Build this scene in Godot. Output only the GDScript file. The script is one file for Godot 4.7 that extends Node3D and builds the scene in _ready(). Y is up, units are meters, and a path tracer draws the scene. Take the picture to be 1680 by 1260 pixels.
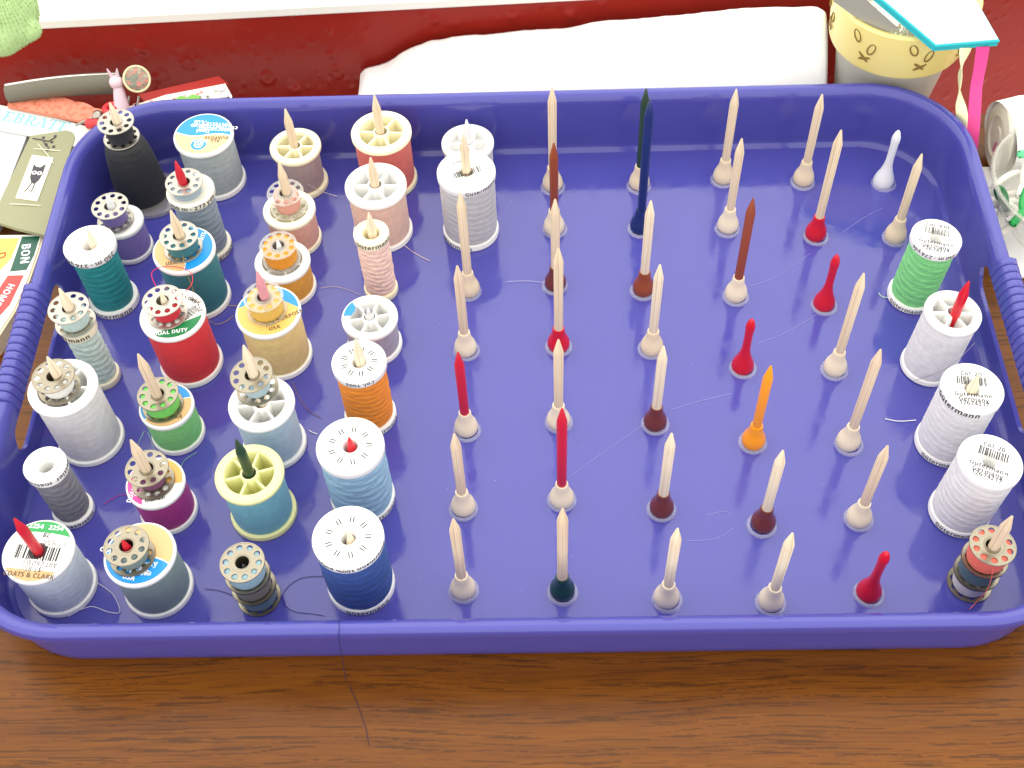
extends Node3D
# A purple tray of sewing-thread spools and bobbins kept on upturned golf tees, on a wooden table by a window.
# Units are metres; x runs along the tray, z towards the camera; the tray floor is y = 0.

const TABLE_Y := -0.0042
var M := {}            # shared materials
var mesh_cache := {}   # shared meshes
var used := {}         # names taken at top level
var font: SystemFont
var font_bold: SystemFont
var font_serif: SystemFont
var rng := RandomNumberGenerator.new()


# ---------------------------------------------------------------- mesh builder
class MB:
	var v := PackedVector3Array()
	var n := PackedVector3Array()
	var uv := PackedVector2Array()
	var ix := PackedInt32Array()

	func tri(a: int, b: int, c: int) -> void:
		var g := (v[c] - v[a]).cross(v[b] - v[a])
		if g.dot(n[a] + n[b] + n[c]) < 0.0:
			ix.append_array([a, c, b])
		else:
			ix.append_array([a, b, c])

	func vert(p: Vector3, q: Vector3, t := Vector2.ZERO) -> int:
		v.append(p); n.append(q); uv.append(t)
		return v.size() - 1

	func quad(a: Vector3, b: Vector3, c: Vector3, d: Vector3, out: Vector3) -> MB:
		var nn := (b - a).cross(d - a).normalized()
		if nn.dot(out) < 0.0: nn = -nn
		var i := vert(a, nn, Vector2(0, 0)); vert(b, nn, Vector2(1, 0)); vert(c, nn, Vector2(1, 1)); vert(d, nn, Vector2(0, 1))
		tri(i, i + 1, i + 2); tri(i, i + 2, i + 3)
		return self

	# surface of revolution; the profile (radius, y) runs with its solid on the left: up outer sides, inwards over tops, down bores
	func lathe(prof: Array, segs := 40, us := 1.0, vs := 30.0, wob = null) -> MB:
		var nr: Array = []
		for i in prof.size() - 1:
			var d: Vector2 = prof[i + 1] - prof[i]
			nr.append(Vector2(d.y, -d.x).normalized())
		var run := 0.0
		for i in prof.size() - 1:
			var a: Vector2 = prof[i]
			var b: Vector2 = prof[i + 1]
			var na: Vector2 = nr[i]
			var nb: Vector2 = nr[i]
			if i > 0 and nr[i - 1].dot(nr[i]) > 0.7: na = (nr[i - 1] + nr[i]).normalized()
			if i < nr.size() - 1 and nr[i + 1].dot(nr[i]) > 0.7: nb = (nr[i + 1] + nr[i]).normalized()
			var st := v.size()
			var l := a.distance_to(b)
			for s in segs + 1:
				var th := TAU * s / segs
				var c := Vector3(sin(th), 0, cos(th))
				var ra := a.x
				var rb := b.x
				if wob != null:
					ra += wob.call(th, a.y); rb += wob.call(th, b.y)
				vert(c * ra + Vector3(0, a.y, 0), c * na.x + Vector3(0, na.y, 0), Vector2(us * s / segs, run * vs))
				vert(c * rb + Vector3(0, b.y, 0), c * nb.x + Vector3(0, nb.y, 0), Vector2(us * s / segs, (run + l) * vs))
			for s in segs:
				var k := st + s * 2
				tri(k, k + 1, k + 3); tri(k, k + 3, k + 2)
			run += l
		if wob != null: renormal()
		return self

	func renormal() -> void:   # smooth normals by position, kept on the side they were on
		var acc := {}
		for t in range(0, ix.size(), 3):
			var g := (v[ix[t + 2]] - v[ix[t]]).cross(v[ix[t + 1]] - v[ix[t]])
			for k in 3:
				var key := Vector3i((v[ix[t + k]] * 200000.0).round())
				acc[key] = acc.get(key, Vector3.ZERO) + g
		for i in v.size():
			var q: Vector3 = acc.get(Vector3i((v[i] * 200000.0).round()), n[i])
			if q.length() > 0.0: n[i] = q.normalized()

	# rows of equal length -> smooth sheet; flip chooses the side
	func grid(rows: Array, close_rows := false, close_cols := false, flip := false, us := 1.0, vs := 1.0) -> MB:
		var R := rows.size()
		var C: int = rows[0].size()
		var st := v.size()
		for r in R:
			for c in C:
				var up: Vector3 = rows[(r + 1) % R][c] if close_rows or r < R - 1 else rows[r][c]
				var dn: Vector3 = rows[(r - 1 + R) % R][c] if close_rows or r > 0 else rows[r][c]
				var rt: Vector3 = rows[r][(c + 1) % C] if close_cols or c < C - 1 else rows[r][c]
				var lf: Vector3 = rows[r][(c - 1 + C) % C] if close_cols or c > 0 else rows[r][c]
				var q := (rt - lf).cross(up - dn).normalized()
				if q == Vector3.ZERO: q = Vector3.UP
				vert(rows[r][c], -q if flip else q, Vector2(us * c / (C - 1), vs * r / (R - 1)))
		for r in R if close_rows else R - 1:
			for c in C if close_cols else C - 1:
				var a := st + r * C + c
				var b := st + r * C + (c + 1) % C
				var d := st + ((r + 1) % R) * C + c
				var e := st + ((r + 1) % R) * C + (c + 1) % C
				tri(a, b, e); tri(a, e, d)
		return self

	func box(c: Vector3, s: Vector3, ch := 0.0, basis := Basis.IDENTITY) -> MB:   # chamfered box
		var h := s / 2.0
		ch = minf(ch, minf(h.x, minf(h.y, h.z)) * 0.9)
		for ax in 3:
			for sg in [-1.0, 1.0]:
				var u := (ax + 1) % 3
				var w := (ax + 2) % 3
				var ps: Array = []
				for k in [[-1, -1], [1, -1], [1, 1], [-1, 1]]:
					var p := Vector3.ZERO
					p[ax] = sg * h[ax]; p[u] = k[0] * (h[u] - ch); p[w] = k[1] * (h[w] - ch)
					ps.append(c + basis * p)
				var o := Vector3.ZERO
				o[ax] = sg
				quad(ps[0], ps[1], ps[2], ps[3], basis * o)
				if ch > 0.0:
					for sg2 in [-1.0, 1.0]:   # bevel between this face and the +-u face
						var q: Array = []
						for k in [-1.0, 1.0]:
							var p1 := Vector3.ZERO
							p1[ax] = sg * h[ax]; p1[u] = sg2 * (h[u] - ch); p1[w] = k * (h[w] - ch)
							var p2 := Vector3.ZERO
							p2[ax] = sg * (h[ax] - ch); p2[u] = sg2 * h[u]; p2[w] = k * (h[w] - ch)
							q.append(c + basis * p1); q.append(c + basis * p2)
						var o2 := Vector3.ZERO
						o2[ax] = sg; o2[u] = sg2
						quad(q[0], q[1], q[3], q[2], basis * o2)
		return self

	func tube(pts: Array, r: float, sides := 6, r1 := -1.0) -> MB:
		var rows: Array = []
		var side := Vector3.ZERO
		for i in pts.size():
			var t: Vector3 = (pts[mini(i + 1, pts.size() - 1)] - pts[maxi(i - 1, 0)]).normalized()
			if side == Vector3.ZERO: side = t.cross(Vector3(0.31, 0.9, 0.2)).normalized()
			side = (side - t * side.dot(t)).normalized()
			var up := side.cross(t)
			var row := PackedVector3Array()
			var rr := r if r1 < 0.0 else lerpf(r, r1, float(i) / (pts.size() - 1))
			for k in sides:
				var a := TAU * k / sides
				row.append(pts[i] + (side * cos(a) + up * sin(a)) * rr)
			rows.append(row)
		var st := v.size()
		grid(rows, false, true)
		for i in pts.size():   # point the normals outwards
			for k in sides:
				n[st + i * sides + k] = (v[st + i * sides + k] - pts[i]).normalized()
		for t in range(0, ix.size(), 3):
			if ix[t] >= st:
				var g := (v[ix[t + 2]] - v[ix[t]]).cross(v[ix[t + 1]] - v[ix[t]])
				if g.dot(n[ix[t]]) < 0.0:
					var k := ix[t + 1]
					ix[t + 1] = ix[t + 2]; ix[t + 2] = k
		return self

	func poly(pts: PackedVector2Array, y0: float, y1: float) -> MB:   # plan outline (x, z) extruded from y0 to y1
		var tr := Geometry2D.triangulate_polygon(pts)
		for yy in [y1, y0]:
			var st := v.size()
			for p in pts: vert(Vector3(p.x, yy, p.y), Vector3.UP if yy == y1 else Vector3.DOWN, Vector2(p.x, p.y) * 20.0)
			for t in range(0, tr.size(), 3): tri(st + tr[t], st + tr[t + 1], st + tr[t + 2])
		var cw := Geometry2D.is_polygon_clockwise(pts)
		for i in pts.size():
			var a := pts[i]
			var b := pts[(i + 1) % pts.size()]
			var d := (b - a).normalized()
			var o := Vector3(d.y, 0, -d.x)
			if not cw: o = o
			var mid := (a + b) / 2 + Vector2(o.x, o.z) * 1e-5
			if Geometry2D.is_point_in_polygon(mid, pts): o = -o
			quad(Vector3(a.x, y0, a.y), Vector3(b.x, y0, b.y), Vector3(b.x, y1, b.y), Vector3(a.x, y1, a.y), o)
		return self

	func add(o: MB, x := Transform3D.IDENTITY) -> MB:
		var st := v.size()
		for i in o.v.size(): vert(x * o.v[i], (x.basis * o.n[i]).normalized(), o.uv[i])
		for i in o.ix: ix.append(st + i)
		return self

	func mesh() -> ArrayMesh:
		var a: Array = []
		a.resize(Mesh.ARRAY_MAX)
		a[Mesh.ARRAY_VERTEX] = v; a[Mesh.ARRAY_NORMAL] = n; a[Mesh.ARRAY_TEX_UV] = uv; a[Mesh.ARRAY_INDEX] = ix
		var m := ArrayMesh.new()
		m.add_surface_from_arrays(Mesh.PRIMITIVE_TRIANGLES, a)
		return m


# ---------------------------------------------------------------- scene helpers
func numbered(called: String) -> String:
	if not used.has(called):
		used[called] = 0
		return called
	used[called] += 1
	return "%s_%03d" % [called, used[called]]


func tag(o: Node3D, label: String, category: String, group := "") -> Node3D:
	o.set_meta("label", label); o.set_meta("category", category)
	if group: o.set_meta("group", group)
	return o


func thing(called: String, label: String, category: String, at := Vector3.ZERO, group := "") -> Node3D:
	var o := Node3D.new()
	o.name = numbered(called)
	add_child(o)
	o.position = at
	return tag(o, label, category, group)


func part(called: String, m: Variant, mat: Material, parent: Node, at := Vector3.ZERO) -> MeshInstance3D:
	var o := MeshInstance3D.new()
	var k := 0
	var nm := called
	while parent.has_node(nm):
		k += 1
		nm = "%s_%03d" % [called, k]
	o.name = nm
	o.mesh = m.mesh() if m is MB else m
	o.material_override = mat
	parent.add_child(o, true)
	o.position = at
	return o


func solo(called: String, m: Variant, mat: Material, label: String, category: String, group := "", at := Vector3.ZERO) -> MeshInstance3D:
	var o := MeshInstance3D.new()
	o.name = numbered(called)
	o.mesh = m.mesh() if m is MB else m
	o.material_override = mat
	add_child(o)
	o.position = at
	tag(o, label, category, group)
	return o


func structure(called: String, m: Variant, mat: Material) -> MeshInstance3D:
	var o := MeshInstance3D.new()
	o.name = numbered(called)
	o.mesh = m.mesh() if m is MB else m
	o.material_override = mat
	o.set_meta("kind", "structure")
	add_child(o)
	return o


func mat(c: Color, rough := 0.5, spec := 0.5) -> StandardMaterial3D:
	var m := StandardMaterial3D.new()
	m.albedo_color = c
	m.roughness = rough
	m.metallic_specular = spec
	return m


func c8(r: int, g: int, b: int) -> Color:
	return Color8(r, g, b)


func plastic(c: Color, rough := 0.35) -> StandardMaterial3D:
	var key := "plastic%s%s" % [c.to_html(), rough]
	if not M.has(key): M[key] = mat(c, rough)
	return M[key]


func noise_tex(w: int, h: int, freq: float, seed_: int, ramp: Array, normal := false, bump := 4.0) -> NoiseTexture2D:
	var f := FastNoiseLite.new()
	f.seed = seed_; f.frequency = freq; f.noise_type = FastNoiseLite.TYPE_SIMPLEX_SMOOTH; f.fractal_octaves = 4
	var t := NoiseTexture2D.new()
	t.width = w; t.height = h; t.noise = f; t.seamless = true
	t.as_normal_map = normal; t.bump_strength = bump
	if ramp:
		var g := Gradient.new()
		g.offsets = PackedFloat32Array(ramp[0]); g.colors = PackedColorArray(ramp[1])
		t.color_ramp = g
	return t


func lines_image(w: int, h: int, seed_: int, crossed: float) -> Image:   # wound thread: fine helical lines of slightly different tone
	var r := RandomNumberGenerator.new()
	r.seed = seed_
	var im := Image.create(w, h, false, Image.FORMAT_RGB8)
	var row: Array = []
	var row2: Array = []
	for y in h:
		row.append(0.84 + 0.16 * r.randf()); row2.append(0.84 + 0.16 * r.randf())
	var f := FastNoiseLite.new()
	f.seed = seed_; f.frequency = 0.02
	for y in h:
		for x in w:
			var t := float(x) / w
			var a: float = row[posmod(int(y + t * h * crossed), h)]
			var b: float = row2[posmod(int(y - t * h * crossed), h)]
			var k := clampf(minf(a, b) * 0.6 + maxf(a, b) * 0.4 + 0.05 * f.get_noise_2d(x, y), 0.0, 1.0)
			im.set_pixel(x, y, Color(k, k, k))
	return im


func thread_mat(c: Color, crossed := false) -> StandardMaterial3D:
	var key := "thread%s%s" % [c.to_html(), crossed]
	if M.has(key): return M[key]
	if not M.has("lines0"):
		for k in 2:
			var im := lines_image(192, 512, 7 + k, [0.02, 0.12][k])
			M["lines%d" % k] = ImageTexture.create_from_image(im)
			var nb: Image = im.duplicate()
			nb.bump_map_to_normal_map(1.6)
			M["linesn%d" % k] = ImageTexture.create_from_image(nb)
	var m := mat(c.lerp(Color.WHITE, 0.08), 0.55, 0.4)
	m.albedo_texture = M["lines1" if crossed else "lines0"]
	m.normal_enabled = true
	m.normal_texture = M["linesn1" if crossed else "linesn0"]
	m.normal_scale = 0.8
	m.rim_enabled = true; m.rim = 0.5; m.rim_tint = 0.6
	M[key] = m
	return m


# ---------------------------------------------------------------- lettering
func text_mesh(t: String, size: float, f: Font, depth := 0.00006) -> ArrayMesh:
	var tm := TextMesh.new()
	tm.text = t; tm.font = f; tm.font_size = 32; tm.pixel_size = size / 32.0; tm.depth = depth; tm.curve_step = 4.0
	var a := tm.get_mesh_arrays()
	var m := ArrayMesh.new()
	m.add_surface_from_arrays(Mesh.PRIMITIVE_TRIANGLES, a)
	return m


func flat_text(parent: Node, t: String, size: float, at: Vector3, turn: float, mt: Material, f: Font = null) -> void:   # lies on a horizontal surface
	var o := part("lettering", text_mesh(t, size * 0.74, f if f else font_bold), mt, parent, at)
	o.basis = Basis(Vector3.UP, turn) * Basis(Vector3.RIGHT, -PI / 2)


func band_text(parent: Node, t: String, size: float, R: float, y: float, around: float, mt: Material, upside := false, f: Font = null) -> void:   # bent round an upright cylinder
	var tm := TextMesh.new()
	tm.text = t; tm.font = f if f else font_bold; tm.font_size = 32; tm.pixel_size = size / 32.0; tm.depth = 0.00006; tm.curve_step = 4.0
	var a := tm.get_mesh_arrays()
	var vs: PackedVector3Array = a[Mesh.ARRAY_VERTEX]
	var ns: PackedVector3Array = a[Mesh.ARRAY_NORMAL]
	var s := -1.0 if upside else 1.0
	for i in vs.size():
		var th := around + s * vs[i].x / R
		var q := ns[i]
		vs[i] = Vector3(sin(th) * (R + 0.00004 + vs[i].z), y + s * vs[i].y, cos(th) * (R + 0.00004 + vs[i].z))
		ns[i] = Vector3(cos(th) * q.x * s + sin(th) * q.z, s * q.y, -sin(th) * q.x * s + cos(th) * q.z)
	a[Mesh.ARRAY_VERTEX] = vs; a[Mesh.ARRAY_NORMAL] = ns
	a[Mesh.ARRAY_TANGENT] = null
	var m := ArrayMesh.new()
	m.add_surface_from_arrays(Mesh.PRIMITIVE_TRIANGLES, a)
	part("lettering", m, mt, parent)


func barcode(parent: Node, c: Vector3, w: float, h: float, turn: float, seed_: int) -> void:
	var r := RandomNumberGenerator.new()
	r.seed = seed_
	var b := MB.new()
	var x := -w / 2
	while x < w / 2:
		var k: float = w / 70.0 * r.randi_range(1, 3)
		b.box(Vector3(x + k / 2, 0, 0), Vector3(k, 0.00008, h * (1.0 if r.randf() < 0.85 else 1.12)))
		x += k + w / 70.0 * r.randi_range(1, 3)
	var o := part("barcode", b, M.ink, parent, c)
	o.rotation.y = turn


# ---------------------------------------------------------------- golf tees
func tee_meshes(H: float, thick := 1.0) -> Array:
	var key := "tee%d%s" % [int(round(H * 1000)), thick]
	if mesh_cache.has(key): return mesh_cache[key]
	var cup: Array = []
	for p in [[0, 0], [4.3, 0], [5.1, 0.5], [5.75, 1.7], [6.0, 3.2], [5.95, 4.6], [5.6, 6.3], [5.0, 8.0], [4.3, 9.7], [3.7, 11.6], [3.35, 13.8], [3.2, 16.0], [2.95, 16.7], [2.3, 16.75]]:
		cup.append(Vector2(p[0], p[1]) / 1000.0)
	var t := thick * 2.4 / 1000.0
	var sh: Array = [Vector2(t, 0.016), Vector2(t, 0.03), Vector2(t * 1.03, H - 0.011), Vector2(t * 0.96, H - 0.0096), Vector2(t * 0.22, H - 0.0008), Vector2(0, H)]
	mesh_cache[key] = [MB.new().lathe(cup, 28).mesh(), MB.new().lathe(sh, 20, 1.0, 14.0).mesh()]
	return mesh_cache[key]


func wood_mat(c: Color) -> StandardMaterial3D:
	var key := "wood" + c.to_html()
	if M.has(key): return M[key]
	if not M.has("grain"):
		M["grain"] = noise_tex(256, 64, 0.03, 5, [[0.0, 0.45, 1.0], [Color(0.80, 0.76, 0.72), Color(0.96, 0.95, 0.94), Color.WHITE]])
	var m := mat(c, 0.5, 0.4)
	m.albedo_texture = M["grain"]
	m.uv1_scale = Vector3(2.0, 0.25, 1.0)
	M[key] = m
	return m


func smooth_of(m: StandardMaterial3D) -> StandardMaterial3D:   # turned end grain of a cup: the same wood without long streaks
	if m.albedo_texture == null: return m
	var key := "cup" + m.albedo_color.to_html()
	if not M.has(key): M[key] = mat(m.albedo_color.darkened(0.04), 0.45, 0.4)
	return M[key]


func tee(x: float, z: float, H: float, cup_m: Material, shaft_m: Material, label: String, glue := true, group := "bare golf tees glued upside down in the tray") -> Node3D:
	var g := tee_meshes(H, 1.0)
	var o := thing("golf_tee", label, "golf tee", Vector3(x, 0.0, z) / 1.0, group)
	part("cup", g[0], smooth_of(cup_m), o)
	part("shaft", g[1], shaft_m, o)
	o.rotation.y = rng.randf() * TAU
	if glue:
		if not mesh_cache.has("glue"):
			mesh_cache["glue"] = MB.new().lathe([Vector2(0.0074, 0.0001), Vector2(0.0072, 0.0006), Vector2(0.0066, 0.0011), Vector2(0.0058, 0.0014)], 24).mesh()
		part("glue", mesh_cache["glue"], M.glue, o, Vector3(rng.randf_range(-0.0005, 0.0005), 0, rng.randf_range(-0.0004, 0.0006)))
	return o


func short_tee(x: float, z: float, m: Material, label: String) -> void:
	if not mesh_cache.has("short"):
		var p: Array = []
		for q in [[0, 0], [5.0, 0], [5.7, 0.6], [5.9, 2.0], [5.8, 3.6], [5.2, 6.0], [4.2, 8.6], [3.3, 11.4], [2.6, 14.5], [2.2, 18], [2.1, 24], [2.2, 31], [2.5, 34.5], [2.4, 36.5], [1.5, 39.8], [0.5, 41.5], [0, 41.8]]:
			p.append(Vector2(q[0], q[1]) / 1000.0)
		mesh_cache["short"] = MB.new().lathe(p, 28).mesh()
	var o := thing("short_golf_tee", label, "golf tee", Vector3(x, 0, z))
	part("tee_body", mesh_cache["short"], m, o)
	if not mesh_cache.has("glue"):
		mesh_cache["glue"] = MB.new().lathe([Vector2(0.0074, 0.0001), Vector2(0.0072, 0.0006), Vector2(0.0066, 0.0011), Vector2(0.0058, 0.0014)], 24).mesh()
	part("glue", mesh_cache["glue"], M.glue, o, Vector3(0.0004, 0, 0.0004))


# ---------------------------------------------------------------- bobbins
func bobbin_flange() -> ArrayMesh:
	if mesh_cache.has("bflange"): return mesh_cache["bflange"]
	var b := MB.new()
	var r0 := 0.0052
	var r1 := 0.0098
	var rm := (r0 + r1) / 2
	var N := 10
	var K := 16
	var hr := 0.00145
	var t := 0.0005
	for s in N:
		var th0 := TAU * s / N
		var hole: Array = []
		var edge: Array = []
		for k in K:
			var a := TAU * k / K
			var d := Vector2(cos(a), sin(a))
			hole.append(Vector2(rm + d.y * hr, th0 + d.x * hr / rm))
			var hx := PI / N
			var hy := (r1 - r0) / 2
			var q := minf(hx * rm / maxf(absf(d.x), 1e-6), hy / maxf(absf(d.y), 1e-6))
			edge.append(Vector2(rm + d.y * q, th0 + d.x * q / rm))
		for k in K:
			var j := (k + 1) % K
			var pts: Array = []
			for q in [hole[k], hole[j], edge[j], edge[k]]: pts.append(Vector3(sin(q.y) * q.x, 0, cos(q.y) * q.x))
			b.quad(pts[0] + Vector3(0, t, 0), pts[1] + Vector3(0, t, 0), pts[2] + Vector3(0, t, 0), pts[3] + Vector3(0, t, 0), Vector3.UP)
			b.quad(pts[0], pts[1], pts[2], pts[3], Vector3.DOWN)
			var hc := Vector3(sin(th0) * rm, 0, cos(th0) * rm)
			b.quad(pts[0], pts[1], pts[1] + Vector3(0, t, 0), pts[0] + Vector3(0, t, 0), hc - pts[0])
	# corners of the ten cells leave the outer edge slightly faceted: cover it with a rolled rim, and the middle with a rolled collar
	b.lathe([Vector2(0.0096, -0.0001), Vector2(0.0101, -0.0001), Vector2(0.01028, 0.00025), Vector2(0.0101, 0.0006), Vector2(0.0096, 0.0006)], 48)
	b.lathe([Vector2(0.00545, 0.00045), Vector2(0.0048, 0.00062), Vector2(0.0040, 0.00068), Vector2(0.00345, 0.0004), Vector2(0.0032, -0.0006)], 32)
	b.lathe([Vector2(0.0032, -0.0001), Vector2(0.00545, -0.0001)], 32)
	mesh_cache["bflange"] = b.mesh()
	return mesh_cache["bflange"]


func bobbin(x: float, z: float, y: float, hgt: float, metal: Material, thread: Color, fill: float, label: String, tilt := Vector3.ZERO) -> Node3D:
	var o := thing("bobbin", label, "bobbin", Vector3(x, y, z), "bobbins threaded on the golf tees")
	var f := bobbin_flange()
	var lo := part("flange", f, metal, o, Vector3(0, 0.0001, 0))
	lo.rotation.y = rng.randf() * TAU
	var up := part("flange", f, metal, o, Vector3(0, hgt - 0.0006, 0))
	up.rotation.y = rng.randf() * TAU
	part("hub", MB.new().lathe([Vector2(0.0042, 0.0004), Vector2(0.0042, hgt - 0.0004), Vector2(0.0032, hgt - 0.0002), Vector2(0.0032, 0.0001)], 28), metal, o)
	if fill > 0.0:
		var rr := lerpf(0.0045, 0.0095, fill)
		var pr: Array = [Vector2(0.0043, 0.0008)]
		var n := 12
		for i in n + 1:
			var t := float(i) / n
			pr.append(Vector2(rr * (1.0 - 0.05 * pow(absf(t * 2 - 1), 3)), lerpf(0.0009, hgt - 0.0009, t)))
		pr.append(Vector2(0.0043, hgt - 0.0008))
		part("thread", MB.new().lathe(pr, 32, 3.0, 40.0, func(th, yy): return 0.00012 * sin(th * 1.0 + yy * 4200.0)), thread_mat(thread), o)
	o.rotation = tilt
	return o


# ---------------------------------------------------------------- spools
func wound(R: float, y0: float, y1: float, wave: float, pitch: float, bulge := 0.0, seed_ := 1) -> MB:
	var pr: Array = [Vector2(R * 0.8, y0)]
	var n := int(clampf((y1 - y0) / 0.0006, 20, 90))
	for i in n + 1:
		var t := float(i) / n
		pr.append(Vector2(R + bulge * (1.0 - pow(2 * t - 1, 2)) - 0.0004 * pow(absf(2 * t - 1), 8), lerpf(y0, y1, t)))
	pr.append(Vector2(R * 0.8, y1))
	var f := FastNoiseLite.new()
	f.seed = seed_; f.frequency = 90.0
	var w := func(th: float, y: float) -> float:
		return wave * sin(th * 2.0 + TAU * y / pitch + 1.2 * sin(th + seed_)) + 0.4 * wave * sin(-th * 3.0 + TAU * y / (pitch * 0.61)) + wave * 0.9 * f.get_noise_3d(cos(th) * 0.03, y * 3.0, sin(th) * 0.03)
	return MB.new().lathe(pr, 56, 4.0, 22.0, w)


func rim_profile(R: float, t: float, ri: float) -> Array:   # flange ring from below: out, up, over the top and into the bore; y = 0 is its top
	return [Vector2(ri, -t), Vector2(R * 0.97, -t), Vector2(R, -t + 0.0005), Vector2(R, -0.0007), Vector2(R - 0.0007, 0), Vector2(ri, 0)]


func spoke_flange(R: float, deep := 0.013) -> ArrayMesh:
	var key := "spoke%d" % int(R * 100000)
	if mesh_cache.has(key): return mesh_cache[key]
	var ri := R * 0.71
	var rh := R * 0.27
	var rb := R * 0.205
	var b := MB.new()
	b.lathe(rim_profile(R, 0.0032, ri + 0.0004) + [Vector2(ri, -0.0005), Vector2(ri * 0.985, -deep)], 56)
	b.lathe([Vector2(rh * 1.03, -deep), Vector2(rh, -0.0004), Vector2(rh - 0.0004, 0), Vector2(rb, 0), Vector2(rb, -deep * 1.2)], 32)
	b.lathe([Vector2(ri, -deep), Vector2(rh, -deep)], 40)
	for k in 6:
		var a := TAU * k / 6.0 + 0.3
		var m := (ri + rh) / 2
		b.box(Vector3(sin(a) * m, -deep / 2 - 0.0004, cos(a) * m), Vector3(0.0012, deep - 0.0006, ri - rh + 0.0006), 0.0002, Basis(Vector3.UP, a))
	mesh_cache[key] = b.mesh()
	return mesh_cache[key]


func base_flange(R: float, t := 0.0034) -> ArrayMesh:
	var key := "base%d_%d" % [int(R * 100000), int(t * 100000)]
	if not mesh_cache.has(key):
		mesh_cache[key] = MB.new().lathe([Vector2(R * 0.3, 0.0001), Vector2(R * 0.96, 0.0001), Vector2(R, 0.0006), Vector2(R, t - 0.0012), Vector2(R * 0.985, t - 0.0003), Vector2(R * 0.8, t)], 56).mesh()
	return mesh_cache[key]


func disc_image(kind: String) -> ImageTexture:   # flat print of a round paper label, seen from above; v runs towards the reader
	if M.has("disc" + kind): return M["disc" + kind]
	var N := 192
	var im := Image.create(N, N, false, Image.FORMAT_RGB8)
	var blue := Color8(20, 140, 214)
	var tan_ := Color8(214, 176, 122)
	for y in N:
		for x in N:
			var u := (x + 0.5) / N * 2.0 - 1.0
			var w := 1.0 - (y + 0.5) / N * 2.0
			var r := sqrt(u * u + w * w)
			var c := Color8(244, 243, 238)
			match kind:
				"blue_tan":
					var e := 0.06 + 0.10 * sin(u * 3.0 + 0.4)
					c = Color8(226, 190, 140) if w > e else blue
					if absf(w - e) < 0.025: c = Color8(250, 250, 248)
					var q := Vector2(u - 0.02, w - 0.56)
					if q.length() < 0.28: c = blue
					if absf(q.length() - 0.15) < 0.025: c = Color8(235, 245, 250)
					if q.length() < 0.1 and (int(floor(atan2(q.y, q.x) / (PI / 4.0))) % 2 == 0): c = Color8(235, 245, 250)
				"blue_gold":
					var e2 := 0.12 + 0.16 * sin(u * 2.6 - 0.9)
					c = tan_ if w > e2 + u * -0.5 else blue
					if absf(w - e2 + u * 0.5) < 0.02: c = Color8(250, 250, 248)
				"gold_blue":
					c = Color8(222, 182, 96)
					if w > 0.28 + 0.25 * cos(u * 2.2): c = blue
				"bar_green":
					c = Color8(246, 246, 242)
					if w > 0.62 - 0.12 * u * u and r > 0.6: c = Color8(34, 150, 74)
					if w < -0.62 and r > 0.66: c = Color8(196, 160, 112)
				"bar_green_low":
					c = Color8(246, 246, 242)
					if w < -0.55 + 0.25 * u and r > 0.55: c = Color8(14, 120, 66)
				"pink_gold":
					c = Color8(246, 246, 242)
					if u < -0.42: c = Color8(226, 70, 160)
					if u > 0.35 and w > -0.15: c = Color8(222, 170, 84)
				"plain":
					c = Color8(246, 246, 244)
			im.set_pixel(x, y, c)
	M["disc" + kind] = ImageTexture.create_from_image(im)
	return M["disc" + kind]


func label_disc(spool: Node3D, kind: String, R: float, y: float, turn: float, hole := 0.0042) -> Node3D:
	var key := "label%d_%d" % [int(R * 100000), int(hole * 100000)]
	if not mesh_cache.has(key):
		var b := MB.new()
		b.lathe([Vector2(R, 0), Vector2(R, 0.00012), Vector2(hole, 0.00012), Vector2(hole, 0)], 56)
		for i in b.v.size(): b.uv[i] = Vector2(b.v[i].x / R * 0.5 + 0.5, b.v[i].z / R * 0.5 + 0.5)
		mesh_cache[key] = b.mesh()
	var mkey := "labelmat" + kind
	if not M.has(mkey):
		var m := mat(Color.WHITE, 0.4)
		m.albedo_texture = disc_image(kind)
		M[mkey] = m
	var o := part("label", mesh_cache[key], M[mkey], spool, Vector3(0, y + 0.0001, 0))
	o.rotation.y = turn
	return o


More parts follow.
